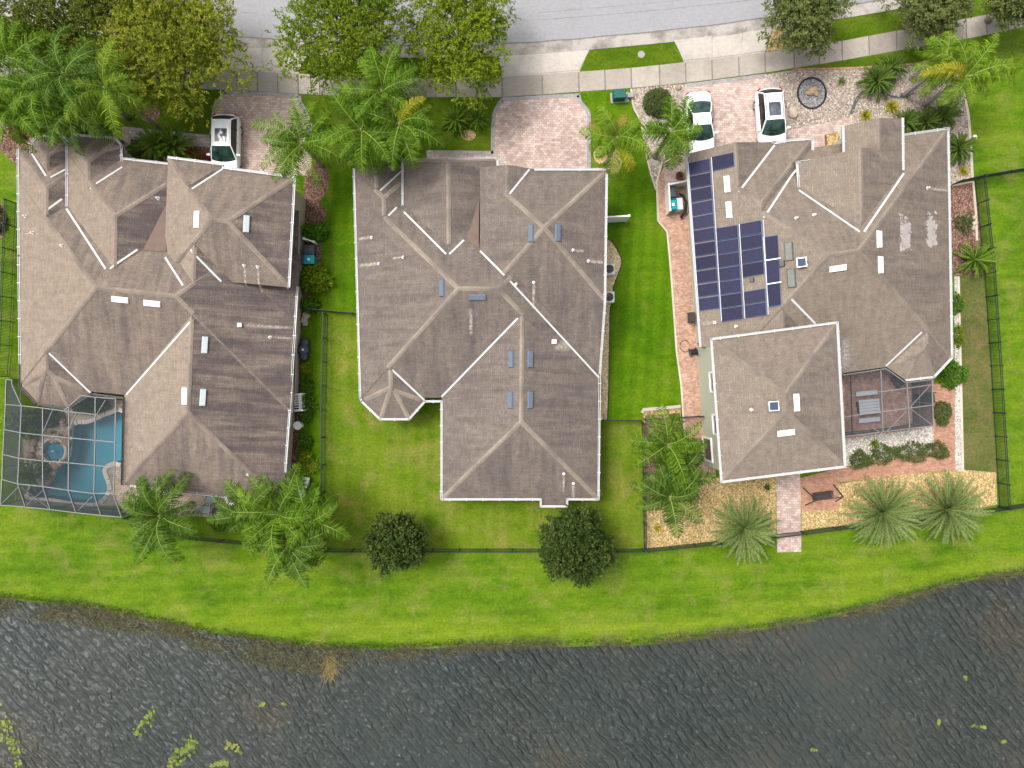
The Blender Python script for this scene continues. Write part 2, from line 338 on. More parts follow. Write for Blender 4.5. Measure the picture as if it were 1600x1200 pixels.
def car_glass():
    b = NB('car_glass'); n = b.noise(b.coord(), 2.2, 3); b.pbr(b.ramp(n, [(.35, (.006,.02,.016)), (.7, (.03,.075,.06))]), .05, 0, .7)
    b = NB('car_glass_dark'); n = b.noise(b.coord(), 2.2, 3); b.pbr(b.ramp(n, [(.35, (.006,.008,.010)), (.7, (.02,.025,.028))]), .06, 0, .6)
    b = NB('sunroof'); n = b.noise(b.coord(), 2.0, 3); b.pbr(b.ramp(n, [(.35, (.03,.035,.045)), (.7, (.13,.14,.17))]), .08, 0, .5)
    b = NB('solar_cell'); uv = b.coord('UV'); br = b.n('TexBrick'); br.offset = 0; b.l(uv, br.inputs['Vector']); br.inputs['Scale'].default_value = 1; br.inputs['Brick Width'].default_value = .1; br.inputs['Row Height'].default_value = 1/6
    br.inputs['Mortar Size'].default_value = .004; br.inputs['Color1'].default_value = (.012,.018,.055,1); br.inputs['Color2'].default_value = (.022,.022,.05,1); br.inputs['Mortar'].default_value = (.05,.07,.13,1)
    r = b.n('ObjectInfo').outputs['Random']; c = b.mix(b.math('MULTIPLY', b.noise(b.coord(), .7, 3), .6), br.outputs['Color'], (.032,.02,.03))
    c = b.mix(1.0, c, b.ramp(r, [(0, .8), (1, 1.35)]), 'MULTIPLY'); b.pbr(c, .5, 0, .06)
    simple('solar_frame', (.05,.14,.33), .55, spec=.1); simple('rail_silver', (.62,.65,.7), .35, metal=.3)
    b = NB('screen'); t = b.n('BsdfTransparent'); dfs = b.n('BsdfDiffuse'); dfs.inputs[0].default_value = (.055,.065,.07,1); mx = b.n('MixShader'); mx.inputs[0].default_value = .40
    b.l(t.outputs[0], mx.inputs[1]); b.l(dfs.outputs[0], mx.inputs[2]); b.l(mx.outputs[0], b.out.inputs[0])
    b = NB('screen_side'); t = b.n('BsdfTransparent'); dfs = b.n('BsdfDiffuse'); dfs.inputs[0].default_value = (.05,.06,.065,1); mx = b.n('MixShader'); mx.inputs[0].default_value = .62
    b.l(t.outputs[0], mx.inputs[1]); b.l(dfs.outputs[0], mx.inputs[2]); b.l(mx.outputs[0], b.out.inputs[0])
    b = NB('pane'); b.pbr((.05,.06,.065), .05, 0, .8)
car_glass()
def streak_mat(name, c):
    b = NB(name); uv = b.coord('UV'); sx = b.n('SeparateXYZ'); b.l(uv, sx.inputs[0])
    n = b.noise(b.coord('Object'), 5, 4, .7)
    ex = b.math('SUBTRACT', 1.0, b.math('POWER', b.math('ABSOLUTE', b.math('SUBTRACT', b.math('MULTIPLY', sx.outputs[0], 2.0), 1.0)), 2.0))
    ey = b.math('SUBTRACT', 1.0, b.math('POWER', b.math('ABSOLUTE', b.math('SUBTRACT', b.math('MULTIPLY', sx.outputs[1], 2.0), 1.0)), 4.0))
    a = b.math('MULTIPLY', b.math('MULTIPLY', ex, ey), b.ramp(n, [(.3, .1), (.6, .95)]))
    b.pbr(c, .95, 0, .1, None, a)
def bleach():
    b = NB('bleached'); uv = b.coord('UV'); sx = b.n('SeparateXYZ'); b.l(uv, sx.inputs[0]); n = b.noise(b.coord('Object'), 3.0, 5, .75)
    ex = b.math('SUBTRACT', 1.0, b.math('ABSOLUTE', b.math('SUBTRACT', b.math('MULTIPLY', sx.outputs[0], 2.0), 1.0)))
    b.pbr((.30,.25,.20), .95, 0, .1, None, b.math('MULTIPLY', ex, b.ramp(n, [(.3, .12), (.7, .62)])))
bleach()
streak_mat('stain_pale', (.43,.37,.31)); streak_mat('stain_light', (.40,.36,.34)); streak_mat('stain_dark', (.10,.08,.078))
def patch_mat():
    b = NB('new_shingles'); uv = b.coord('UV'); sx = b.n('SeparateXYZ'); b.l(uv, sx.inputs[0])
    n = b.noise(b.coord('Object'), 2.6, 4, .7)
    mx = b.math('MAXIMUM', b.math('ABSOLUTE', b.math('SUBTRACT', b.math('MULTIPLY', sx.outputs[0], 2.0), 1.0)), b.math('ABSOLUTE', b.math('SUBTRACT', b.math('MULTIPLY', sx.outputs[1], 2.0), 1.0)))
    a = b.ramp(b.math('ADD', b.math('MULTIPLY', n, 1.1), b.math('MULTIPLY', mx, -.55)), [(.14, 0.0), (.20, .85)])
    b.pbr(b.ramp(n, [(.3, (.36,.32,.30)), (.7, (.47,.43,.40))]), .95, 0, .1, None, a)
patch_mat()
# ------------------------------------------------------------------ ground, water, paving
def smooth_line(pts, n=6, closed=False):
    out = []; N = len(pts)
    for i in range(N if closed else N-1):
        p = [pts[(i+k) % N] if closed else pts[min(max(i+k, 0), N-1)] for k in (-1,0,1,2)]
        for j in range(n):
            t = j/n
            out.append(tuple(.5*((2*p[1][a])+(-p[0][a]+p[2][a])*t+(2*p[0][a]-5*p[1][a]+4*p[2][a]-p[3][a])*t*t+(-p[0][a]+3*p[1][a]-3*p[2][a]+p[3][a])*t**3) for a in (0,1)))
    if not closed: out.append(tuple(pts[-1]))
    return out
def inside(poly, x, y):
    c = False; j = len(poly)-1
    for i in range(len(poly)):
        xi, yi = poly[i][0], poly[i][1]; xj, yj = poly[j][0], poly[j][1]
        if (yi > y) != (yj > y) and x < (xj-xi)*(y-yi)/(yj-yi)+xi: c = not c
        j = i
    return c
def cdt(poly, holes=(), z=0.0):
    pts = [Vector((p[0], p[1])) for p in poly]; edges = [(i, (i+1) % len(poly)) for i in range(len(poly))]
    for h in holes:
        b = len(pts); pts += [Vector((p[0], p[1])) for p in h]; edges += [(b+i, b+(i+1) % len(h)) for i in range(len(h))]
    vo, eo, fo, *_ = delaunay_2d_cdt(pts, edges, [], 0, 1e-5)
    F = []
    for f in fo:
        c = sum((vo[i] for i in f), Vector((0, 0)))/len(f)
        if inside(poly, c.x, c.y) and not any(inside(h, c.x, c.y) for h in holes): F.append(tuple(f))
    return [(v.x, v.y, z) for v in vo], F
def wpoly(px, z=0.0): return [tuple(P(x, y, z))[:2] for x, y in px]
def slab(name, px, z, mat, parent=None, thick=0.0, smooth=0, holes=(), kind='structure', attr=None):
    if smooth: px = smooth_line(px, smooth, True)
    poly = wpoly(px, 0); V, F = cdt(poly, [wpoly(h) for h in holes], z)
    # face upwards
    FF = []
    for f in F:
        a, b, c = (V[i] for i in f[:3]); cr = (b[0]-a[0])*(c[1]-a[1])-(b[1]-a[1])*(c[0]-a[0])
        FF.append(f if cr > 0 else tuple(reversed(f)))
    if thick:
        n = len(poly); b = len(V)
        ar = sum(poly[i][0]*poly[(i+1) % n][1]-poly[(i+1) % n][0]*poly[i][1] for i in range(n))
        pl = poly if ar > 0 else poly[::-1]
        V += [(x, y, z) for x, y in pl]+[(x, y, z-thick) for x, y in pl]
        FF += [(b+i, b+n+i, b+n+(i+1) % n, b+(i+1) % n) for i in range(n)]
    o = obj(name, V, FF, mat, parent)
    if parent is None: tag(o, kind=kind)
    return o
shore = smooth_line([(-2200,760),(-900,840),(-300,900),(0,926),(70,933),(150,943),(250,963),(330,979),(400,990),(470,1000),(560,1004),(700,1003),(830,1001),(950,1000),(1040,996),(1120,985),(1200,973),(1300,955),(1380,936),(1440,918),(1500,901),(1550,893),(1620,886),(1900,850),(2400,760),(3800,640)], 5)
jr = random.Random(3)
shore = [(x, y+jr.uniform(-1.2, 1.2)) for x, y in shore]
pool_px = [(196,646),(172,648),(160,652),(148,658),(135,662),(122,662),(115,668),(113,682),(112,695),(110,712),(104,724),(90,728),(87,738),(82,750),(72,758),(48,760),(46,776),(82,779),(117,785),(147,786),(160,779),(169,766),(166,750),(161,736),(167,726),(180,721),(198,719)]
pool_s = smooth_line(pool_px, 3, True)
ground_poly = wpoly(shore)+[(140, 220), (-140, 220)]
V, F = cdt(ground_poly, [wpoly(pool_s)], 0.0)
nshore = len(shore)
b0 = len(V); sw = wpoly(shore)
for (x, y), (qx, qy) in zip(sw, shore): V.append((x, y, 0.0))
for x, y in sw: V.append((x, y-1.3, -.42))
for x, y in sw: V.append((x, y-60, -3.0))
for i in range(nshore-1):
    for k in (0, 1): F.append((b0+k*nshore+i, b0+(k+1)*nshore+i, b0+(k+1)*nshore+i+1, b0+k*nshore+i+1))
lawn = obj('lawn', V, F, 'grass_bank'); tag(lawn, kind='structure')
bm = bmesh.new(); bm.from_mesh(lawn.data); bmesh.ops.recalc_face_normals(bm, faces=bm.faces)
if sum(f.normal.z for f in bm.faces) < 0: bmesh.ops.reverse_faces(bm, faces=bm.faces)
bm.to_mesh(lawn.data); bm.free()
lake = obj('lake', [(-400,-500,-.16),(400,-500,-.16),(400,-11.5,-.16),(-400,-11.5,-.16)], [(0,1,2,3)], 'lake_water'); tag(lake, kind='structure')

# the bank itself: turf that grows lusher towards the water
nr = 14; V = []; A = []; F = []
for qx, qy in shore:
    for j in range(nr+1):
        tt = j/nr; hgt_ = 120 if 300 < qx < 1300 else 90; V.append(tuple(P(qx, qy-.3-hgt_*tt)[:2])+(.004,)); A.append(max(0, 1-abs(tt-.16)/.22)*(1 if 350 < qx < 1650 else .45))
for i in range(nshore-1):
    for j in range(nr): F.append((i*(nr+1)+j, (i+1)*(nr+1)+j, (i+1)*(nr+1)+j+1, i*(nr+1)+j+1))
bk = obj('bank_lawn', V, F, 'grass_bank'); tag(bk, kind='structure'); at_ = bk.data.attributes.new('lush', 'FLOAT', 'POINT'); at_.data.foreach_set('value', np.asarray(A, dtype=np.float32))
# lawns inside the fences (thin sheets)
slab('back_lawn', [(511,489),(556,491),(562,600),(566,632),(600,660),(690,640),(690,785),(937,785),(940,657),(1002,657),(1004,857),(700,858),(510,857),(509,700)], .004, 'grass_back')
slab('side_lawn', [(938,262),(921,240),(921,175),(907,158),(905,146),(986,139),(990,168),(1001,190),(1007,225),(1015,265),(1025,297),(1028,345),(1042,362),(1050,450),(1057,550),(1064,622),(1062,636),(1003,640),(1003,656),(938,656)], .004, 'grass_side')
slab('passage_lawn', [(484,262),(500,240),(560,240),(556,491),(511,489),(508,700),(508,790),(455,780),(462,600),(468,430)], .004, 'grass_side')
slab('front_lawn', [(465,147),(530,151),(610,154),(784,153),(770,182),(768,238),(668,238),(640,262),(500,262),(484,200),(472,170)], .006, 'grass_front')
slab('entry_lawn', [(-40,150),(350,141),(332,166),(329,214),(255,206),(190,200),(150,235),(-40,235)], .004, 'grass_front')
slab('verge_grass', [(925,73),(1046,63),(1067,98),(906,112)], .008, 'grass_front')
slab('verge_lawn', [(484,86),(620,86),(778,84),(784,119),(700,121),(610,122),(530,119),(467,114)], .008, 'grass_front')
slab('corner_verge', [(1255,72),(1240,45),(1310,22),(1407,6),(1520,-14),(1520,30),(1445,41),(1400,48),(1315,64)], .008, 'grass_front')
slab('border_lawn', [(1497,432),(1537,429),(1547,572),(1557,738),(1503,736),(1498,560)], .004, 'grass_dull')

# road, kerb, pavements
road_edge = smooth_line([(-500,-70),(-200,-20),(0,12),(200,42),(375,57),(480,65),(580,70),(680,71),(790,68),(870,63),(950,56),(1080,43),(1200,27),(1325,8),(1420,-9),(1560,-40),(1800,-110),(2300,-300)], 4)
kerb_out = [(x+1.2, y+13) for x, y in road_edge]
simple('seam_dark', (.17,.16,.155), .9, var=.5, scale=2)
rs0 = random.Random(4)
road_o = slab('road', road_edge+[(x, y-190) for x, y in reversed(road_edge)], .006, 'asphalt')
V = []; prof = [(0.0, .008), (.35, -.004), (.55, .012), (.8, .03), (1.0, .034), (1.5, .034)]
for (x0, y0), (x1, y1) in zip(road_edge, kerb_out):
    for t, z in prof: V.append(tuple(P(x0+(x1-x0)*t, y0+(y1-y0)*t)[:2])+(z+.012,))
m = len(prof); F = []
for i in range(len(road_edge)-1):
    for k in range(m-1): F.append((i*m+k, i*m+k+1, (i+1)*m+k+1, (i+1)*m+k))
sm_ = None
kb = obj('kerb', V, F, 'concrete_kerb', smooth=True); tag(kb, kind='structure')
edge_line = [(x, y+.4) for x, y in road_edge]
V = []; F = []
for i, (x, y) in enumerate(edge_line):
    for dy in (-1.0, .9): V.append(tuple(P(x, y+dy+.5*math.sin(i*1.7))[:2])+(.024,))
F = [(2*i, 2*i+1, 2*i+3, 2*i+2) for i in range(len(edge_line)-1)]
o = obj('gutter_seam', V, F, 'seam_dark', kb)
for i, (x, y) in enumerate(kerb_out):
    pass
def crack(px, wd=.03):
    pts = smooth_line(px, 6); V = []; 
    for i, (x, y) in enumerate(pts): 
        for dy in (-1, 1): V.append(tuple(P(x+rs0.uniform(-.5, .5), y+dy*wd*PPM/2+rs0.uniform(-.3, .3))[:2])+(.0105,))
    obj('crack', V, [(2*i, 2*i+1, 2*i+3, 2*i+2) for i in range(len(pts)-1)], 'seam_dark', road_o)
def yat(line, x):
    for (x0, y0), (x1, y1) in zip(line, line[1:]):
        if x0 <= x <= x1: return y0+(y1-y0)*(x-x0)/(x1-x0)
    return line[-1][1]
w_top = smooth_line([(-200,70),(0,88),(200,102),(350,109),(466,115),(530,119),(610,122),(700,121),(784,120),(904,112),(986,106),(1070,97),(1195,82),(1240,75),(1315,64),(1400,48),(1500,31),(1600,10),(1750,-25)], 4)
w_bot = smooth_line([(-200,102),(0,120),(200,134),(350,141),(466,147),(530,150),(610,153),(700,152),(784,152),(904,144),(986,138),(1070,130),(1195,114),(1240,107),(1315,95),(1400,80),(1500,63),(1600,42),(1750,8)], 4)
walk = obj('pavement', [tuple(P(x, y)[:2])+(.012,) for x, y in w_top]+[tuple(P(x, y)[:2])+(.012,) for x, y in w_bot],
           [(i, i+1, len(w_top)+i+1, len(w_top)+i) for i in range(len(w_top)-1)], 'seam_dark'); tag(walk, kind='structure')
crack([(640,30),(780,34),(960,22),(1120,6),(1250,-10)], .025); crack([(380,20),(400,22),(407,40),(409,57)], .03); crack([(840,20),(960,10),(1090,-2)], .02)
joints = [-120,-85,-50,-15,20,55,90,125,160,195,230,265,300,335,370,402,434,466,499,531,563,594,626,645,680,712,744,784,847,904,945,986,1030,1071,1112,1154,1195,1240,1279,1315,1357,1400,1446,1476,1509,1541,1575,1610,1645]
rs = random.Random(11)
for a, b in zip(joints, joints[1:]):
    g = .9; q = [(a+g, yat(w_top, a)+.4), (b-g, yat(w_top, b)+.4), (b-g+.8, yat(w_bot, b)-.4), (a+g+.8, yat(w_bot, a)-.4)]
    slab('slab', q, .042+rs.uniform(-.006, .006), 'concrete_walk', walk, .035)
for nm, edges in (('driveway_apron', [[(338,76),(410,75),(410,110.5),(350,107)], [(411,75),(484,83),(466,113),(411,110.5)]]),
                  ('driveway_apron', [[(778,84),(847,80),(847,115),(784,118)], [(848,80),(924,73),(905,110),(848,115)]]),
                  ('driveway_apron', [[(1052,63),(1112,56),(1112,91),(1069,95)], [(1113,56),(1160,51),(1157,85.5),(1113,91)], [(1161,51),(1207,44),(1195,80),(1158,85.5)]])):
    hull = edges[0][:1]+[e[1] for e in edges]+[edges[-1][2]]+[e[3] for e in reversed(edges)]
    k0 = len(edges)+1; hull = [(x, y-3.5) for x, y in hull[:k0]]+[(x, y+3.0) for x, y in hull[k0:]]
    base = slab(nm, hull, .020, 'concrete_apron')
    for e in edges:
        cx = sum(p[0] for p in e)/4; cy = sum(p[1] for p in e)/4
        slab('slab', [(cx+(x-cx)*.988, cy+(y-cy)*.975) for x, y in e], .046+rs.uniform(-.005, .005), 'concrete_apron', base, .035)
# paver drives and paths
d1 = slab('paver_drive', [(350,142),(466,148),(468,160),(475,172),(482,190),(488,220),(486,275),(330,268),(331,212),(335,167)], .020, 'paver_pink')
d2 = slab('paver_drive', [(784,153),(905,146),(907,158),(920,175),(921,280),(770,280),(769,240),(771,180)], .020, 'paver_pink')
d3 = slab('paver_drive', [(1070,131),(1196,115.5),(1217,134),(1226,165),(1228,204),(1332,182),(1332,262),(1275,262),(1180,270),(1072,275),(1040,300),(1036,252),(1071,232),(1066,190),(1062,150)], .020, 'paver_pink')
def edge_strip(parent, px, wd=.28, z=.024, mat='paver_edge', name='border', h=0.0, closed=False):
    pts = [P(x, y) for x, y in px]; V = []; F = []
    for i, p in enumerate(pts):
        a = pts[max(i-1, 0)]; b = pts[min(i+1, len(pts)-1)]; t = (b-a).normalized(); nrm = Vector((-t.y, t.x, 0))
        V += [(p.x+nrm.x*wd/2, p.y+nrm.y*wd/2, z), (p.x-nrm.x*wd/2, p.y-nrm.y*wd/2, z)]
        if h: V += [(p.x+nrm.x*wd/2, p.y+nrm.y*wd/2, z-h), (p.x-nrm.x*wd/2, p.y-nrm.y*wd/2, z-h)]
    s = 4 if h else 2
    for i in range(len(pts)-1):
        F.append((i*s+1, (i+1)*s+1, (i+1)*s, i*s))
        if h: F += [(i*s, (i+1)*s, (i+1)*s+2, i*s+2), (i*s+3, (i+1)*s+3, (i+1)*s+1, i*s+1)]
    return obj(name, V, F, mat, parent)
edge_strip(d1, [(352,144),(335,167),(331,212),(331,262)]); edge_strip(d1, [(350,144),(466,150)]); edge_strip(d1, smooth_line([(467,150),(469,160),(476,172),(483,190),(488,222)], 3))
edge_strip(d2, [(784,155.5),(905,149)]); edge_strip(d2, smooth_line([(785,156),(772,180),(770,240)], 4)); edge_strip(d2, smooth_line([(904,149),(907,160),(919,176),(920,200)], 4)+[(920,276)])
edge_strip(d3, [(1072,134),(1196,119)]); edge_strip(d3, smooth_line([(1198,119),(1214,133),(1224,165)], 4)); edge_strip(d3, smooth_line([(1069,134),(1064,150),(1067,190)], 4))
pw = slab('entry_path', [(190,199),(331,213),(331,231),(204,216),(206,262),(193,262)], .016, 'paver_pink'); edge_strip(pw, [(192,201),(330,214.5)]); edge_strip(pw, [(205,214),(330,228)])
pw2 = slab('entry_path', [(667,236),(771,237),(771,262),(667,262)], .016, 'paver_pink'); edge_strip(pw2, [(668,238),(771,239)])
sp = slab('side_path', [(1037,262),(1072,232),(1094,360),(1110,640),(1118,745),(1090,745),(1073,732),(1064,600),(1057,550),(1050,450),(1042,362),(1028,345),(1026,284)], .016, 'paver_red')
edge_strip(sp, [(1035,252),(1026,284),(1028,345),(1042,362),(1046,400),(1050,450),(1057,550),(1064,600),(1073,732)], .12, .06, 'edging', 'edging', .05)
slab('garden_walk', [(1213,738),(1250,738),(1252,862),(1214,863)], .024, 'paver_pink')
slab('patio_paving', [(1248,748),(1322,728),(1459,706),(1459,600),(1491,596),(1493,733),(1310,754),(1312,796),(1252,800)], .020, 'paver_clay')
slab('cage_floor', [(1280,592),(1400,572),(1459,590),(1460,668),(1290,690)], .016, 'paver_patio')
# planting beds
slab('gravel_bed', [(987,139),(1068,131),(1064,150),(1067,190),(1071,232),(1036,252),(1026,284),(1022,290),(1015,265),(1007,225),(1001,190),(990,168)], .012, 'gravel_grey')
slab('front_gravel', [(1198,116),(1240,109.5),(1330,107),(1432,100),(1470,91),(1496,96),(1503,140),(1512,178),(1519,280),(1485,292),(1480,260),(1330,260),(1330,182),(1228,204),(1224,165),(1215,133)], .008, 'gravel_grey')
slab('strip_lawn', [(1240,110),(1315,97),(1400,82),(1500,66),(1560,52),(1530,100),(1496,92),(1470,88),(1432,99),(1330,106.5)], .010, 'grass_front')
slab('rock_verge', [(1208,42),(1240,37),(1256,73),(1197,81)], .012, 'gravel_tan')
slab('side_bed', [(1485,290),(1522,284),(1532,370),(1536,430),(1497,432),(1487,432)], .008, 'mulch')
slab('house_bed', smooth_line([(951,374),(960,383),(969,400),(971,412),(965,430),(958,450),(957,468),(953,482)], 4)+[(951,600),(949,656),(925,656),(928,374)], .012, 'gravel_cream')
bb1 = slab('back_bed', [(1005,642),(1063,636),(1066,690),(1075,740),(1118,748),(1128,742),(1213,738),(1213,838),(1122,846),(1052,854),(1008,858)], .008, 'gravel_tan')
slab('mulch_bed', [(1008,650),(1062,645),(1066,690),(1074,745),(1050,790),(1010,790)], .012, 'mulch')
slab('back_gravel', [(1252,799),(1312,796),(1310,756),(1400,742),(1493,733),(1556,738),(1558,788),(1500,801),(1405,811),(1300,823),(1252,829)], .012, 'gravel_tan')
slab('white_bed', [(1318,684),(1459,664),(1459,708),(1322,730)], .012, 'gravel_white')
slab('path_bed', [(1491,432),(1498,432),(1503,600),(1503,738),(1492,735)], .010, 'gravel_white')
slab('mulch_strip', [(478,262),(512,262),(511,300),(499,318),(508,325),(511,335),(508,345),(498,350),(503,372),(500,420),(482,470),(470,470),(476,340)], .012, 'mulch', smooth=2)
slab('mulch_strip', [(462,490),(472,486),(470,600),(466,700),(462,780),(450,780)], .012, 'mulch')
slab('pool_planter', [(170,733),(181,726),(191,724),(190,760),(180,762),(172,755),(168,744)], .016, 'gravel_tan') if False else None
slab('mulch_ring', [(190+16*math.cos(a*.45)+45, 178+14*math.sin(a*.45)) for a in range(14)], .012, 'mulch')
slab('mulch_ring', [(732+12*math.cos(a*.45), 211+9*math.sin(a*.45)) for a in range(14)], .014, 'gravel_tan')
slab('mulch_ring', [(938+11*math.cos(a*.45), 242+14*math.sin(a*.45)) for a in range(14)], .014, 'gravel_tan'); slab('mulch_ring', [(960+12*math.cos(a*.45), 252+20*math.sin(a*.45)) for a in range(14)], .014, 'gravel_tan')
slab('mulch_ring', [(590+40*math.cos(a*.35), 210+50*math.sin(a*.35)) for a in range(18)], .014, 'mulch')
slab('mulch_ring', [(-4+15*math.cos(a*.35), 345+30*math.sin(a*.35)) for a in range(18)], .014, 'mulch')
slab('mulch_bed', [(0,190),(150,200),(180,235),(90,235),(30,262),(0,235)], .012, 'mulch')
slab('mulch_bed', [(204,217),(330,231),(330,270),(206,262)], .010, 'mulch')
slab('back_patio', [(190,755),(460,775),(455,805),(430,815),(330,808),(190,800)], .008, 'paver_tan')
for px, mt in (([(1035,250),(1033,238),(1040,226),(1050,222)], 'dark_metal'),):
    pass
# edging curbs round beds
edge_strip(None, smooth_line([(951,374),(960,383),(969,400),(971,412),(965,430),(958,450),(957,468),(953,482)], 4)+[(951,600),(949,656)], .05, .04, 'rubber', 'bed_edging', .05)['kind'] = 'structure'
edge_strip(None, smooth_line([(986,139),(990,168),(1001,190),(1007,225),(1015,265),(1025,297)], 4), .12, .06, 'edging', 'bed_edging', .05)['kind'] = 'structure'
edge_strip(None, [(1240,109),(1330,107),(1432,100),(1470,91),(1496,96)], .14, .07, 'paver_clay', 'bed_edging', .06)['kind'] = 'structure'
edge_strip(None, smooth_line([(1503,140),(1512,178),(1516,230),(1519,282)], 3), .18, .07, 'edging', 'bed_edging', .06)['kind'] = 'structure'
edge_strip(None, smooth_line([(1330,178),(1336,160),(1345,147),(1362,142)], 4), .22, .05, 'bin_grey', 'bed_edging', .04)['kind'] = 'structure'
edge_strip(None, smooth_line([(1378,143),(1390,150),(1402,152),(1416,150),(1428,145)], 4), .18, .05, 'bin_grey', 'bed_edging', .04)['kind'] = 'structure'
edge_strip(None, [(1497,432),(1500,560),(1504,736)], .16, .06, 'edging', 'bed_edging', .05)['kind'] = 'structure'
edge_strip(None, [(1003,645),(1005,640),(1063,635)], .22, .12, 'edging', 'bed_edging', .1)['kind'] = 'structure'
edge_strip(None, [(1487,290),(1520,284),(1524,330),(1526,376)], .16, .06, 'edging', 'bed_edging', .05)['kind'] = 'structure'

def stones(name, px, n, s0, s1, mat, seed=1, flat=.6, zz=.02):
    r = np.random.default_rng(seed); poly = wpoly(px); xs = [p[0] for p in poly]; ys = [p[1] for p in poly]; pts = []
    while len(pts) < n:
        x = r.uniform(min(xs), max(xs)); y = r.uniform(min(ys), max(ys))
        if inside(poly, x, y): pts.append((x, y))
    base = np.array([(1,0,0),(0,1,0),(-1,0,0),(0,-1,0),(.1,.1,1),(0,0,-.4)]); fs = np.array([(0,1,4),(1,2,4),(2,3,4),(3,0,4)])
    V = np.zeros((n, 6, 3)); 
    for i, (x, y) in enumerate(pts):
        s = r.uniform(s0, s1)*.5; a = r.uniform(0, 6.28); q = base*(1+r.uniform(-.35, .35, (6, 3)))*s; q[:, 0] *= r.uniform(.8, 1.6); q[:, 2] *= flat
        V[i, :, 0] = x+q[:, 0]*math.cos(a)-q[:, 1]*math.sin(a); V[i, :, 1] = y+q[:, 0]*math.sin(a)+q[:, 1]*math.cos(a); V[i, :, 2] = zz+q[:, 2]
    F = (np.arange(n)[:, None, None]*6+fs[None]).reshape(-1, 3)
    o = obj(name, V.reshape(-1, 3), F, mat, attr={'tint': np.repeat(r.uniform(0, 1, n), 4)}); return o
GB = [(987,139),(1068,131),(1064,150),(1067,190),(1071,232),(1036,252),(1026,284),(1022,290),(1015,265),(1007,225),(1001,190),(990,168)]
FG = [(1200,118),(1240,111),(1330,108),(1432,101),(1470,92),(1495,97),(1503,140),(1511,178),(1517,280),(1487,290),(1482,205),(1412,212),(1410,185),(1330,195),(1331,182),(1228,204),(1224,165),(1215,133)]
tag(stones('gravel', GB, 2600, .06, .15, 'stones_grey', 1), 'mixed grey and tan gravel beside the sedan and round bush', 'gravel', kind='stuff')
tag(stones('gravel', FG, 9000, .06, .16, 'stones_grey', 2), 'mixed tan gravel across the front bed of the right house', 'gravel', kind='stuff')
tag(stones('gravel', [(1209,42),(1240,38),(1255,73),(1198,80)], 1300, .06, .15, 'stones_tan', 3), 'golden tan rock in the verge below the grey green tree', 'gravel', kind='stuff')
tag(stones('gravel', [(940,378),(958,384),(968,400),(970,412),(964,430),(957,450),(956,470),(952,484),(950,600),(948,655),(930,655)], 2400, .05, .12, 'stones_cream', 4), 'tan pebbles in the curved bed beside the middle house', 'gravel', kind='stuff')
tag(stones('gravel', [(1010,795),(1048,788),(1072,745),(1118,748),(1128,742),(1213,738),(1213,836),(1122,845),(1052,853),(1009,857)], 5200, .06, .15, 'stones_tan', 5), 'tan gravel around the silvery cycad by the garden walk', 'gravel', kind='stuff')
tag(stones('gravel', [(1253,799),(1312,796),(1311,757),(1400,743),(1493,735),(1555,740),(1557,786),(1500,800),(1405,810),(1300,822),(1253,828)], 5200, .06, .15, 'stones_tan', 6), 'tan gravel under the pair of silvery cycads', 'gravel', kind='stuff')
tag(stones('gravel', [(1320,686),(1458,667),(1458,706),(1323,728)], 2600, .06, .16, 'stones_white', 7), 'pale rock below the screened patio of the right house', 'gravel', kind='stuff')
tag(stones('gravel', [(1491,434),(1497,434),(1502,600),(1502,736),(1493,735)], 1100, .06, .14, 'stones_white', 8), 'pale rock strip along the clay path', 'gravel', kind='stuff')
tag(stones('mulch_chips', [(480,264),(511,264),(510,300),(499,316),(510,334),(499,349),(503,372),(500,420),(482,468),(471,468),(476,340)], 2200, .07, .17, 'chips', 9, .4), 'red brown bark chips beside the left house', 'mulch', kind='stuff')
tag(stones('mulch_chips', [(1487,292),(1521,286),(1530,370),(1535,428),(1498,430),(1488,430)], 2000, .07, .17, 'chips', 10, .4), 'brown bark chips beside the right house near the dark fence', 'mulch', kind='stuff')
tag(stones('mulch_chips', [(1009,652),(1061,647),(1066,690),(1074,745),(1048,788),(1010,788)], 1600, .07, .17, 'chips', 11, .4), 'brown bark chips under the two palms by the garden path', 'mulch', kind='stuff')

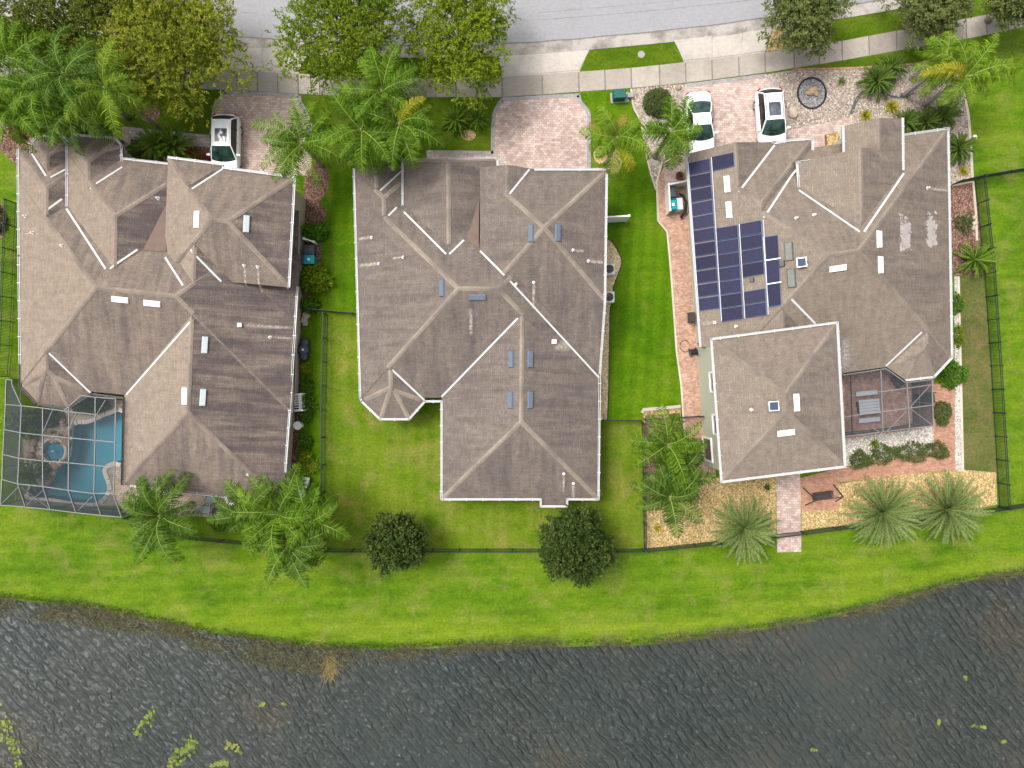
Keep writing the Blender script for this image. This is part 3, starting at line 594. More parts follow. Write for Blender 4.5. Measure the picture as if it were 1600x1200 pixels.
# ------------------------------------------------------------------ houses: roofs are hip solids of true pitch that interpenetrate
def clip(poly, a, b, c):
    """keep a*x+b*y+c >= 0"""
    out = []; n = len(poly)
    for i in range(n):
        p, q = poly[i], poly[(i+1) % n]; dp = a*p[0]+b*p[1]+c; dq = a*q[0]+b*q[1]+c
        if dp >= 0: out.append(p)
        if (dp > 0 and dq < 0) or (dp < 0 and dq > 0):
            t = dp/(dp-dq); out.append((p[0]+(q[0]-p[0])*t, p[1]+(q[1]-p[1])*t))
    return out
class Comp:
    def __init__(s, px, z, pitch, idx):
        dz = -.007*idx
        vs = [(*P(v[0], v[1], (v[2] if len(v) > 2 else z))[:2], (v[2] if len(v) > 2 else z)+dz) for v in px]
        ar = sum(vs[i][0]*vs[(i+1) % len(vs)][1]-vs[(i+1) % len(vs)][0]*vs[i][1] for i in range(len(vs)))
        ps = list(pitch)
        if ar < 0:
            n = len(vs); vs = vs[::-1]; ps = [ps[(n-2-i) % n] for i in range(n)]
        s.v = vs; s.poly = [(a[0], a[1]) for a in vs]; s.planes = []; n = len(vs)
        for i in range(n):
            if ps[i] is None: continue
            p, q = vs[i], vs[(i+1) % n]; t = Vector((q[0]-p[0], q[1]-p[1])).normalized(); nin = Vector((-t.y, t.x))
            z0 = (p[2]+q[2])/2; k = ps[i]
            s.planes.append((nin.x*k, nin.y*k, z0-k*(nin.x*p[0]+nin.y*p[1]), i, t, nin, k, p))
        s.faces = []
        for P1 in s.planes:
            pol = s.poly
            for P2 in s.planes:
                if P2 is P1: continue
                pol = clip(pol, P2[0]-P1[0], P2[1]-P1[1], P2[2]-P1[2])
                if len(pol) < 3: break
            if len(pol) >= 3:
                cl = []
                for p in pol:
                    if not cl or (Vector(p)-Vector(cl[-1])).length > 1e-4: cl.append(p)
                if (Vector(cl[0])-Vector(cl[-1])).length < 1e-4: cl.pop()
                if len(cl) >= 3: s.faces.append((P1, cl))
    def z(s, x, y): return min(p[0]*x+p[1]*y+p[2] for p in s.planes)
    def onb(s, a, b):
        n = len(s.poly)
        for i in range(n):
            p, q = Vector(s.poly[i]), Vector(s.poly[(i+1) % n]); t = (q-p).normalized(); nn = Vector((-t.y, t.x))
            if abs((Vector(a)-p).dot(nn)) < 2e-3 and abs((Vector(b)-p).dot(nn)) < 2e-3: return True
        return False
class House:
    def __init__(s, name, label, comps, shmat, wallmat, base, algae):
        s.comps = [Comp(c[0], c[1], c[2], i) for i, c in enumerate(comps)]
        s.root = empty(name, base, label, 'house'); s.sh = shmat
        for ci, (c, src) in enumerate(zip(s.comps, comps)):
            V = []; F = []; UV = []; MI = []; AL = []
            for P1, pol in c.faces:
                b = len(V); a, bb, cc, i, t, nin, k, p0 = P1
                for x, y in pol: V.append((x, y, a*x+bb*y+cc))
                F.append(tuple(range(b, b+len(pol)))); MI.append(0)
                sl = math.sqrt(1+k*k)
                for x, y in pol:
                    d = Vector((x-p0[0], y-p0[1])); UV.append((d.dot(t)+ci*7.3+i*3.1, d.dot(nin)*sl))
                dirn = 'L' if nin.x > .7 else 'R' if nin.x < -.7 else 'T' if nin.y < -.7 else 'B' if nin.y > .7 else 'C'
                AL.append(algae[dirn])
                nb = len(V)
                for x, y in pol: V.append((x, y, a*x+bb*y+cc-.2))
                F.append(tuple(range(nb+len(pol)-1, nb-1, -1))); MI.append(2); UV += [(0, 0)]*len(pol); AL.append(0)
                for j in range(len(pol)):
                    j2 = (j+1) % len(pol)
                    if c.onb(pol[j], pol[j2]):
                        F.append((b+j, nb+j, nb+j2, b+j2)); MI.append(1); UV += [(0, 0)]*4; AL.append(0)
            o = obj('roof_section', V, F, [s.sh, 'gutter_dark', 'soffit'], s.root, midx=MI, uv=UV, attr={'algae': AL}); c.o = o
            # walls under this section, set back under the eaves
            ins = .42+ci*.004; n = len(c.poly); q = []
            for i in range(n):
                p0, p1, p2 = (Vector(c.poly[(i+k) % n]) for k in (-1, 0, 1))
                t1 = (p1-p0).normalized(); t2 = (p2-p1).normalized(); n1 = Vector((-t1.y, t1.x)); n2 = Vector((-t2.y, t2.x))
                den = 1+n1.dot(n2); q.append(p1+(n1+n2)*(ins/max(den, .3)))
            V = []; F = []
            for i in range(n):
                a, b = q[i], q[(i+1) % n]; N = 8; bs = len(V)
                for j in range(N+1):
                    p = a.lerp(b, j/N); V += [(p.x, p.y, -.02), (p.x, p.y, c.z(p.x, p.y)-.15)]
                F += [(bs+2*j, bs+2*j+2, bs+2*j+3, bs+2*j+1) for j in range(N)]
            wl = obj('wall', V, F, wallmat, s.root); c.q = q
    def z(s, x, y):
        b = None
        for c in s.comps:
            if inside(c.poly, x, y):
                z = c.z(x, y); b = z if b is None else max(b, z)
        return b
    def hit(s, px, py):
        z = 4.0
        for _ in range(40):
            p = P(px, py, z); zz = s.z(p.x, p.y)
            if zz is None: zz = max(2.4, z-.5)
            z = .5*z+.5*zz
        return P(px, py, z)
    def normal(s, p):
        best = None
        for c in s.comps:
            if inside(c.poly, p.x, p.y):
                pl = min(c.planes, key=lambda q: q[0]*p.x+q[1]*p.y+q[2]); zz = pl[0]*p.x+pl[1]*p.y+pl[2]
                if best is None or zz > best[0]: best = (zz, pl)
        pl = best[1]; return Vector((-pl[0], -pl[1], 1)).normalized(), Vector((pl[4].x, pl[4].y, 0))
    def caps(s):
        for c in s.comps:
            done = set()
            for P1, pol in c.faces:
                for j in range(len(pol)):
                    a, b = pol[j], pol[(j+1) % len(pol)]
                    if c.onb(a, b): continue
                    key = tuple(sorted([(round(a[0], 2), round(a[1], 2)), (round(b[0], 2), round(b[1], 2))]))
                    if key in done: continue
                    done.add(key); A, B = Vector(a), Vector(b); L = (B-A).length
                    if L < .3: continue
                    n = max(2, int(L/.28)); t = (B-A).normalized(); nn = Vector((-t.y, t.x)); V = []; F = []
                    flip = c.z(a[0], a[1]) > c.z(b[0], b[1])
                    for i in range(n):
                        p = A.lerp(B, i/n); q = A.lerp(B, (i+1.12)/n if i < n-1 else 1.0)
                        m = p.lerp(q, .5); zm = c.z(m.x, m.y)
                        if any(inside(o_.poly, m.x+nn.x*e_, m.y+nn.y*e_) and o_.z(m.x+nn.x*e_, m.y+nn.y*e_) > c.z(m.x+nn.x*e_, m.y+nn.y*e_)+.03 for o_ in s.comps if o_ is not c for e_ in (-.25, 0, .25)): continue
                        if any(inside(o_.poly, m.x, m.y) and o_.z(m.x, m.y) > zm for o_ in s.comps if o_ is not c): continue
                        bs = len(V); hw = .145+rs.uniform(-.012, .012)
                        for e, (w, lift) in enumerate(((p, .030 if flip else .018), (q, .018 if flip else .030))):
                            for sd in (-1, 0, 1):
                                x, y = w.x+nn.x*hw*sd, w.y+nn.y*hw*sd
                                V.append((x, y, c.z(x, y)+lift+(.012 if sd == 0 else 0)))
                        F += [(bs, bs+3, bs+4, bs+1), (bs+1, bs+4, bs+5, bs+2)]
                    runs = []; 
                    for f in F[::2]:
                        if runs and runs[-1][-1]+6 == f[0]: runs[-1].append(f[0])
                        else: runs.append([f[0]])
                    # a gap in the run shows as a jump between pieces
                    out = []; cur = []
                    for f in [r0 for rr0 in runs for r0 in rr0]:
                        if cur and (Vector(V[f+1])-Vector(V[cur[-1]+4])).length > .2: out.append(cur); cur = []
                        cur.append(f)
                    if cur: out.append(cur)
                    for cur in out:
                        VV = []; FF = []
                        for f in cur:
                            bs = len(VV); VV += V[f:f+6]; FF += [(bs, bs+3, bs+4, bs+1), (bs+1, bs+4, bs+5, bs+2)]
                        obj('ridge_cap', VV, FF, s.sh+'_cap', c.o)
                        if s.sh == 'shingle_grey' and len(cur) > 4:
                            p0, p1 = Vector(V[cur[0]+1]), Vector(V[cur[-1]+4]); nk = 8; VV = []; FF = []; uv = []
                            for i in range(nk+1):
                                m = p0.lerp(p1, i/nk)
                                for e_ in (-.62, 0, .62): VV.append((m.x+nn.x*e_, m.y+nn.y*e_, c.z(m.x+nn.x*e_, m.y+nn.y*e_)+.009))
                            for i in range(nk):
                                for q_ in (0, 1):
                                    FF.append((i*3+q_, i*3+q_+1, i*3+4+q_, i*3+3+q_)); uv += [(q_/2, i/nk), ((q_+1)/2, i/nk), ((q_+1)/2, (i+1)/nk), (q_/2, (i+1)/nk)]
                            obj('sun_bleached_band', VV, FF, 'bleached', c.o, uv=uv)
    def gutter(s, pl, z, mat='gutter_white', wd=.115):
        pts = [P(*(v[:2]), v[2] if len(v) > 2 else z) for v in pl]
        for a, b in zip(pts, pts[1:]):
            t = (b-a).normalized(); sd = Vector((-t.y, t.x, 0)).normalized(); g = MB(); e = t*.045
            for k in (-1, 1): g.bar(a+sd*(k*wd/2)+Vector((0,0,.025))-e, b+sd*(k*wd/2)+Vector((0,0,.025))+e, .026, .10)
            g.bar(a+Vector((0,0,-.01))-e, b+Vector((0,0,-.01))+e, wd-.04, .03)
            n = int((b-a).length/1.1)
            for i in range(n):
                p = a.lerp(b, (i+.5)/max(n, 1)); g.bar(p-sd*.12+Vector((0,0,.07)), p+sd*.10+Vector((0,0,.07)), .05, .02)
            g.build('gutter', mat, s.root)
    def flash(s, a, b, wd=.12):
        p, q = s.hit(*a), s.hit(*b); n = max(2, int((q-p).length/.5)); V = []; F = []
        t = (q-p).normalized(); nn = Vector((-t.y, t.x, 0)).normalized()
        pts = []
        for i in range(n+1):
            m = p.lerp(q, i/n); z = s.z(m.x, m.y) or m.z; pts.append((m, z))
        for m, z in pts:
            for sd in (-1, 0, 1):
                x, y = m.x+nn.x*wd/2*sd, m.y+nn.y*wd/2*sd; V.append((x, y, max(s.z(x, y) or z, z-.05)+.022))
        F = [(i*3+k, i*3+k+1, (i+1)*3+k+1, (i+1)*3+k) for i in range(n) for k in (0, 1)]
        obj('valley_flashing', V, F, 'gutter_white', s.root)
    def vent(s, px, py, mat, L=1.10, W=.38, hgt=.13, name='roof_vent'):
        p = s.hit(px, py); n, t = s.normal(p); t = (t-n*t.dot(n)).normalized(); u = n.cross(t)
        if u.z < 0: u = -u
        V = []
        for (x, y, z) in ((-.5,-.5,.55),(.5,-.5,.55),(.5,.5,.25),(-.5,.5,.25),(-.47,-.42,1),(.47,-.42,1),(.47,.30,.9),(-.47,.30,.9)):
            V.append(p+t*(x*L)+u*(y*W)+n*(hgt*z))
        B = [p+t*(x*L*.97)+u*(y*W*.9)-n*.02 for x, y in ((-.5,-.5),(.5,-.5),(.5,.5),(-.5,.5))]
        obj(name, V+B, [(4,5,6,7),(0,1,5,4),(1,2,6,5),(2,3,7,6),(3,0,4,7),(8,9,1,0),(9,10,2,1),(10,11,3,2),(11,8,0,3)], mat, s.root)
        return p
    def pipe(s, px, py, r=.055, h=.32, mat='pipe_white'):
        p = s.hit(px, py); m = MB(); m.lathe((p.x, p.y, p.z-.05), [(r*2.2, 0), (r*2.0, .06), (r, .1), (r, h), (r*.7, h), (r*.7, h-.05)], 10); m.build('vent_pipe', mat, s.root)
    def decal(s, px, py, L, W, mat, name='stain', up=0.0, lift=.012):
        """a weathered strip of the shingles themselves, running down the slope from (px, py)"""
        p = s.hit(px, py); n, t = s.normal(p); down = Vector((n.x, n.y, 0)).normalized(); sd = Vector((-down.y, down.x, 0)); V = []; F = []; N = 6; UV = []
        while L > .3 and s.z(p.x+down.x*(L-up), p.y+down.y*(L-up)) is None: L -= .1
        for i in range(N+1):
            for j in (-1, 1):
                x = p.x+down.x*(L*i/N-up)+sd.x*W/2*j; y = p.y+down.y*(L*i/N-up)+sd.y*W/2*j; zz = s.z(x, y)
                V.append((x, y, (zz if zz is not None else p.z)+lift))
        for i in range(N):
            F.append((2*i, 2*i+1, 2*i+3, 2*i+2)); UV += [(0, i/N), (1, i/N), (1, (i+1)/N), (0, (i+1)/N)]
        o = obj(name, V, F, mat, s.root, uv=UV); 
k = .42; N_ = None
h1 = House('family_house', 'leftmost house with streaked tan brown hip roof and screened pool', [
    ([(29,283),(466,329),(458,645),(31,600)], 2.6, [k,k,k,k]),
    ([(200,372),(469,397),(443,790),(191,757)], 2.6, [N_,.405,k,.44]),
    ([(104,238),(302,261),(292,480),(106,460)], 3.2, [k,k,N_,k]),
    ([(29,234),(147,246),(145,420),(29,410)], 2.6, [k,k,N_,k]),
    ([(49,300),(49,224),(60,212),(104,216),(116,229),(116,300)], 2.6, [k,k,k,k,k,N_]),
    ([(104,330),(104,222),(116,211),(180,216),(191,228),(193,340)], 3.2, [k,k,k,k,k,N_]),
    ([(262,252),(461,277),(452,449),(255,431)], 4.2, [k,k,k,k]),
    ([(262,246),(348,257),(344,335),(259,330)], 4.2, [k,k,N_,k]),
    ([(31,520),(31,604),(57,631),(106,638),(143,615),(141,520)], 2.6, [k,k,k,k,k,N_]),
    ([(356,740),(395,745),(395,790),(356,787)], 2.55, [N_,N_,k,N_]),
], 'shingle_tan', 'stucco_beige', P(250,500), {'L': .12, 'R': 1.0, 'T': .62, 'B': .62, 'C': .5})
h2 = House('family_house', 'middle house with grey brown hip roof and slate blue roof vents', [
    ([(556,297),(945,300),(937,620),(563,622)], 2.6, [k,k,k,k]),
    ([(690,460),(941,460),(935,780),(690,780)], 2.6, [N_,k,k,k]),
    ([(553,266),(652,264),(652,400),(556,400)], 2.6, [k,k,N_,k]),
    ([(553,263),(628,263),(628,350),(556,350)], 2.6, [N_,k,N_,k]),
    ([(629,250),(777,248),(777,420),(631,420)], 3.05, [3.0,k,N_,k]),
    ([(750,266,4.5),(948,266,4.5),(945,475,4.5),(937,585,2.6),(756,585,2.6),(750,470,4.5)], 4.5, [k,k,N_,.395,N_,k]),
    ([(750,261),(836,264),(836,340),(750,340)], 4.5, [N_,k,N_,k]),
    ([(561,540),(664,540),(664,627),(639,655),(594,655),(565,627)], 2.6, [N_,k,k,k,k,k]),
    ([(845,740),(886,740),(886,791),(845,791)], 2.42, [N_,N_,k,N_]),
], 'shingle_grey', 'stucco_grey', P(750,500), {'L': .62, 'R': .68, 'T': .68, 'B': .7, 'C': .5})
h3 = House('family_house', 'rightmost house with solar panels and a raised square roof section', [
    ([(1074,258),(1481,201),(1487,559),(1310,584),(1094,541)], 2.6, [k,k,k,N_,k]),
    ([(1072,243),(1269,217),(1275,430),(1088,440)], 2.6, [k,k,N_,k]),
    ([(1071,241),(1210,222),(1216,330),(1077,330)], 2.6, [N_,k,N_,k]),
    ([(1245,254),(1411,231),(1413,400),(1249,400)], 3.7, [N_,k,N_,k]),
    ([(1317,197),(1410,185),(1413,290),(1319,290)], 3.7, [N_,k,N_,k]),
    ([(1090,420),(1318,420),(1318,585),(1096,539)], 2.6, [N_,k,N_,k]),
    ([(1111,530),(1308,504),(1320,729),(1127,753)], 5.5, [.32,.32,.32,.32]),
    ([(1392,500),(1487,490),(1487,558),(1459,589),(1416,594),(1386,574)], 2.6, [N_,k,k,k,k,k]),
], 'shingle_brown', 'stucco_sage', P(1250,450), {'L': .2, 'R': .62, 'T': .45, 'B': .25, 'C': .2})
for h in (h1, h2, h3): h.caps()
h1.gutter([(29,234),(30,400),(32,568)], 2.6); h1.gutter([(49,238),(49,224),(60,212),(104,216)], 2.6); h1.gutter([(105,322),(105,221),(116,211),(180,216),(190,227),(191,259)], 3.2)
h1.gutter([(193,248),(262,256)], 3.2); h1.gutter([(263,246),(348,257)], 4.2); h1.gutter([(348,262),(461,277),(452,448)], 4.2); h1.gutter([(465,449),(456,600),(446,737)], 2.6)
h1.gutter([(205,759),(353,776),(356,787),(395,790)], 2.57); h1.gutter([(146,616),(194,622),(191,757)], 2.6, 'gutter_dark'); h1.gutter([(32,570),(32,604),(57,631),(106,638),(143,615)], 2.6, 'gutter_dark')
h2.gutter([(553,264),(563,622),(565,627),(594,655),(639,655),(664,627),(690,627),(690,780),(845,780),(845,791),(886,791),(886,780),(935,780),(937,585)], 2.6); h2.gutter([(937,585,2.6),(945,475,4.5)], 3)
h2.gutter([(629,321),(629,250),(777,248),(777,258)], 3.05); h2.gutter([(836,265),(948,265),(945,475)], 4.5)
h3.gutter([(1094,541),(1072,243),(1210,222),(1269,217),(1270,250)], 2.62); h3.gutter([(1248,297),(1245,254),(1319,244)], 3.7); h3.gutter([(1318,246),(1317,197)], 3.7); h3.gutter([(1410,185),(1411,265)], 3.7)
h3.gutter([(1412,211),(1481,201),(1487,559),(1459,589)], 2.6); h3.gutter([(1459,589),(1416,594)], 2.6); h3.gutter([(1111,530),(1308,504),(1320,729),(1127,753),(1111,530)], 5.5)
for a, b in (((50,240),(72,275)),((79,277),(104,264)),((191,261),(141,295)),((104,326),(165,420)),((97,311),(75,327)),((172,420),(215,390)),((258,402),(286,446)),((348,264),(300,295)),((298,390),(346,440)),((300,500),(197,617)),((77,552),(144,615))): h1.flash(a, b)
for a, b in (((627,268),(594,298)),((620,324),(607,337)),((631,331),(697,397)),((702,397),(725,375)),((836,266),(796,303)),((750,392),(788,430)),((795,437),(936,590)),((809,497),(690,620)),((613,578),(663,625))): h2.flash(a, b)
for a, b in (((1210,227),(1154,300)),((1245,264),(1193,340)),((1248,297),(1343,362)),((1412,271),(1350,362)),((1440,519),(1384,572)),((1236,467),(1274,506))): h3.flash(a, b)
for x, y, m in ((308,343,'vent_white'),(385,350,'vent_grey'),(188,468,'vent_white'),(238,474,'vent_white'),(320,539,'vent_grey'),(289,619,'vent_white'),(317,621,'vent_grey')): h1.vent(x, y, m)
for x, y in ((830,365),(871,364),(691,450),(746,464),(799,561),(828,561),(798,625),(828,625)): h2.vent(x, y, 'vent_blue')
for x, y in ((1136,288),(1139,328),(1309,419),(1373,374),(1375,414),(1244,629),(1228,676)): h3.vent(x, y, 'vent_white')
for x, y in ((1233,393),(1237,435)): h3.vent(x, y, 'vent_glass', 1.2, .55, .12, 'skylight')
h1.vent(374,508,'vent_white',.28,.28,.2); h2.vent(865,534,'vent_white',.3,.3,.2); h3.vent(1117,504,'vent_white',.2,.2,.15); h3.vent(1222,412,'dark_metal',.4,.35,.2); h3.vent(1175,437,'dark_metal',.3,.3,.15)
for x, y in ((40,338),(52,364),(98,384),(247,310),(382,415),(403,417),(422,527),(388,741)): h1.pipe(x, y)
for x, y in ((581,371),(592,412),(630,402),(895,391),(919,408),(834,441),(806,444),(896,755),(881,740)): h2.pipe(x, y)
for x, y in ((1272,336),(1449,294),(1244,341),(1174,640),(1150,510)): h3.pipe(x, y)
def solar_fan(h, px, py):
    p = h.hit(px, py); m = MB(); m.lathe((p.x, p.y, p.z-.05), [(.3, 0), (.3, .16), (.34, .18), (.3, .26), (.05, .28)], 16); o = m.build('attic_fan', 'dark_metal', h.root)
    n, t = h.normal(p); t = (t-n*t.dot(n)).normalized(); u = n.cross(t); c = p+n*.42; V = [c+t*(a*.30)+u*(b*.30) for a, b in ((-1,-1),(1,-1),(1,1),(-1,1))]; V2 = [c+n*.03+t*(a*.25)+u*(b*.25) for a, b in ((-1,-1),(1,-1),(1,1),(-1,1))]
    m = MB(); m.add(V+[v-n*.04 for v in V], [(0,1,2,3),(0,4,5,1),(1,5,6,2),(2,6,7,3),(3,7,4,0)], 0); m.add(V2, [(0,1,2,3)], 1); m.build('fan_panel', ['rail_silver', 'fan_cell'], o)
solar_fan(h3, 1253, 411); solar_fan(h3, 1209, 634)
# weather stains that wash down from pipes, and patches of newer shingles
for x, y, L, W in ((374,508,3.2,.30),(422,527,1.6,.2),(382,415,1.3,.2),(403,417,1.6,.22),(52,364,1.0,.15)): h1.decal(x, y, L, W, 'stain_pale')
for x, y, L, W in ((581,371,1.2,.28),(592,412,2.0,.32),(630,402,.8,.2),(895,391,.8,.22),(919,408,2.0,.28),(834,441,1.8,.25),(896,755,1.2,.3),(881,740,1.4,.2),(865,540,1.2,.8),(735,480,1.8,.3)): h2.decal(x, y, L, W, 'stain_pale')
for x, y, L, W in ((1449,294,2.4,.26),(1117,504,1.2,.3),(1322,525,2.5,.8)): h3.decal(x, y, L, W, 'stain_pale' if L < 2.45 else 'stain_light')
h3.decal(1403,365,1.25,2.9,'new_shingles','shingle_patch'); h3.decal(1444,360,1.25,2.9,'new_shingles','shingle_patch'); h3.decal(1256,413,1.8,3.4,'new_shingles','shingle_patch',.9) if False else None

def pan(h, px):
    V = []
    for x, y in px:
        p = h.hit(x, y); V.append((p.x, p.y, p.z+.06))
    obj('valley_pan', V, [tuple(range(len(V)))], 'bronze_pan', h.root)
simple('bronze_pan', (.15,.105,.085), .8, var=.3, scale=2)
pan(h1, [(224,391),(260,394),(261,318)])
pan(h2, [(729,374),(748,388),(749,310)])
# ------------------------------------------------------------------ house openings
def rect_on(h, ci, ei, t0, t1, z0, z1, out=.03):
    """corner points of an opening on wall ei of roof section ci"""
    c = h.comps[ci]; a, b = c.q[ei], c.q[(ei+1) % len(c.q)]; t = (b-a).normalized(); nout = Vector((t.y, -t.x)); p = a+t*t0; q = a+t*t1
    return Vector((p.x, p.y, 0)), Vector((q.x, q.y, 0)), Vector((nout.x, nout.y, 0)), z0, z1
def opening(h, ci, ei, t0, t1, z0, z1, name='window', pane='pane', frame='white_paint'):
    p, q, n, a, b = rect_on(h, ci, ei, t0, t1, z0, z1); m = MB(); up = Vector((0,0,1)); o = n*.05
    A, B, C, D = p+up*a+o, q+up*a+o, q+up*b+o, p+up*b+o
    for u, v in ((A,B),(B,C),(C,D),(D,A)): m.bar(u, v, .12, .10)
    f = m.build(name, frame, h.root); o2 = n*.03
    obj('pane', [p+up*a+o2, q+up*a+o2, q+up*b+o2, p+up*b+o2], [(0,1,2,3)], pane, f)
def find_edge(h, ci, dx, dy):
    c = h.comps[ci]; best = None
    for i in range(len(c.q)):
        a, b = c.q[i], c.q[(i+1) % len(c.q)]; t = (b-a).normalized(); n = Vector((t.y, -t.x)); sc_ = n.dot(Vector((dx, dy)))*(1 if (b-a).length > 1 else .5)
        if best is None or sc_ > best[0]: best = (sc_, i, (b-a).length)
    return best[1], best[2]
e, L = find_edge(h3, 6, -1, 0)          # left wall of the raised part
opening(h3, 6, e, 1.7, 3.0, 3.1, 4.6); opening(h3, 6, e, 4.5, 5.8, 3.1, 4.6)
m_e = rect_on(h3, 6, e, L-2.0, L-.5, .1, 2.3)
opening(h3, 6, e, L-2.0, L-.4, .1, 2.3, 'sliding_door', 'door_glass')
for (h, ci, wd) in ((h1, 6, 4.9), (h2, 5, 4.9), (h3, 1, 5.2)):
    e, L = find_edge(h, ci, 0, 1); opening(h, ci, e, L/2-wd/2, L/2+wd/2, .02, 2.2, 'garage_door', 'garage_door')
for (h, ci, d) in ((h1, 1, (1, 0)), (h2, 1, (1, 0)), (h2, 0, (-1, 0)), (h3, 0, (1, 0)), (h1, 0, (-1, 0)), (h2, 1, (0, -1))):
    e, L = find_edge(h, ci, *d)
    for f_ in (.3, .62): opening(h, ci, e, L*f_, L*f_+1.2, 1.0, 2.15)

# ------------------------------------------------------------------ solar array
def solar():
    root = empty('solar_array', h3.hit(1130,380), 'array of dark blue solar panels on the right house roof', 'solar panels')
    def panel(q, portrait=False):
        c = [h3.hit(*p) for p in q]; n = (c[1]-c[0]).cross(c[3]-c[0]).normalized()
        if n.z < 0: n = -n
        c = [p+n*.13 for p in c]; ctr = sum(c, Vector())/4; inn = [ctr+(p-ctr)*.965+n*.004 for p in c]; lo = [p-n*.05 for p in c]
        V = c+lo+inn; F = [(0,1,2,3),(0,4,5,1),(1,5,6,2),(2,6,7,3),(3,7,4,0),(8,9,10,11)]
        uv = [(0,0)]*20+([(0,0),(1,0),(1,1),(0,1)] if not portrait else [(0,0),(0,1),(1,1),(1,0)])
        obj('solar_panel', V, F, ['solar_frame', 'solar_cell'], root, midx=[0]*5+[1], uv=uv)
    def column(tl, tr, bl, br, n, skip=()):
        for i in range(n):
            if i in skip: continue
            a, b = i/n+.006, (i+1)/n-.006
            L = lambda p, q, t: (p[0]+(q[0]-p[0])*t, p[1]+(q[1]-p[1])*t)
            panel([L(tl, bl, a), L(tr, br, a), L(tr, br, b), L(tl, bl, b)])
    column((1074.8,254.5),(1109,247),(1091.5,487),(1124.5,482.5), 11); column((1112,246),(1146.5,238.5),(1113,267.5),(1147.7,259.5), 1)
    column((1118.5,356.5),(1152.5,351),(1128.5,503.5),(1161,498.5), 7); column((1155,350),(1189.5,343.5),(1164,498),(1198,492.5), 7, (4,))
    for q in ([(1193,371),(1215.5,367.5),(1217,403),(1194.3,406.5)], [(1195,408.5),(1217,404.5),(1218.6,440),(1196.8,443.5)], [(1197.5,445.5),(1219,442),(1220.5,476.5),(1199.5,480)]): panel(q, True)
    for a, b in (((1110.4,247),(1126.3,502)),((1153.8,351),(1162.6,498)),((1191.3,344),(1199,492)),((1074,255),(1091,487)),((1191,371),(1199,480)),((1218.5,404),(1194.5,407.6)),((1219.5,441),(1197,444.6))):
        p, q = h3.hit(*a), h3.hit(*b); m = MB(); m.bar(p+Vector((0,0,.16)), q+Vector((0,0,.16)), .045, .04); m.build('mounting_rail', 'rail_silver', root)
solar()

# ------------------------------------------------------------------ pool and screen enclosures
pw_ = wpoly(pool_s); n = len(pw_)
V, F = cdt(pw_, (), -.16); wt = obj('pool_surface', V, F, 'pool_water')
pool = empty('swimming_pool', P(130,720), 'blue free form swimming pool with pale coping beside the leftmost house', 'pool'); wt.parent = pool; wt.matrix_parent_inverse = Matrix.Translation(-pool.location)
V, F = cdt(pw_, (), -1.25); b = len(V); V += [(x, y, .02) for x, y in pw_]+[(x, y, -1.25) for x, y in pw_]; F += [(b+i, b+(i+1) % n, b+n+(i+1) % n, b+n+i) for i in range(n)]
obj('basin', V, F, 'pool_plaster', pool)
cps = [P(x, y) for x, y in smooth_line(pool_px, 4, True)]
ctrp = sum(cps, Vector())/len(cps)
for i in range(0, len(cps), 2):      # coping stones one by one
    a, c_ = cps[i], cps[(i+2) % len(cps)]; t = (c_-a).normalized(); nn = Vector((-t.y, t.x, 0))
    if inside(pw_, *(a.lerp(c_, .5)+nn*.05)[:2]): nn = -nn
    g = t*.012; m = MB(); z1 = .07+rs.uniform(-.006, .006); wd = .27+rs.uniform(-.02, .02)
    q = [a+g-nn*.03, c_-g-nn*.03, c_-g+nn*wd, a+g+nn*wd]; m.add([(p.x, p.y, z1) for p in q]+[(p.x, p.y, -.05) for p in q], [(0,1,2,3),(0,4,5,1),(1,5,6,2),(2,6,7,3),(3,7,4,0)]); m.build('coping_stone', 'coping', pool)
deckh = [(34,668),(38,640),(100,642),(110,634),(127,620),(198,626),(200,790),(40,790),(38,720)]
slab('pool_deck', deckh, .014, 'paver_tan', holes=[pool_s])
# spa: a raised round basin ringed with rocks
spa = empty('spa', P(88,704), 'round raised spa ringed by brown rocks in the pool enclosure', 'spa'); c = P(88,704)
m = MB(); m.lathe((c.x, c.y, -.3), [(.98, 0), (.98, .68), (.80, .70), (.78, .30), (.5, .1), (.02, .1)], 28); m.build('basin', 'coping', spa, True)
m = MB(); m.lathe((c.x, c.y, .30), [(.79, 0), (.79, .005)], 28); m.build('water', 'pool_water', spa)
m = MB(); m.lathe((c.x, c.y, .0), [(.79, 0), (.78, .02)], 28); m.build('spa_floor', 'pool_plaster', spa)
m = MB(); m.lathe((c.x-.05, c.y-.02, .30), [(.10, 0), (.06, .08), (.02, .14)], 10); m.build('fountain_jet', 'white_paint', spa)
rr = random.Random(5)
def rock(name, px, py, s, mat='rock_brown', z=0, parent=None, label=None, cat=None, group=None, flat=.7):
    c = P(px, py); bm = bmesh.new(); bmesh.ops.create_icosphere(bm, subdivisions=2, radius=s)
    ax = (rr.uniform(.8, 1.3), rr.uniform(.75, 1.1), flat)
    for v in bm.verts:
        f = 1+.22*math.sin(v.co.x*5/s+px)*math.cos(v.co.y*4/s+py)+rr.uniform(-.08, .08); v.co = Vector((v.co.x*ax[0]*f, v.co.y*ax[1]*f, v.co.z*ax[2]*f))
    bmesh.ops.rotate(bm, verts=bm.verts, cent=(0,0,0), matrix=Matrix.Rotation(rr.uniform(0, 6.28), 3, 'Z')); bmesh.ops.translate(bm, verts=bm.verts, vec=(c.x, c.y, z+s*flat*.6))
    me = bpy.data.meshes.new(name); bm.to_mesh(me); bm.free(); me.materials.append(M_[mat]); o = link(name, me, parent)
    if label: tag(o, label, cat, group)
    return o
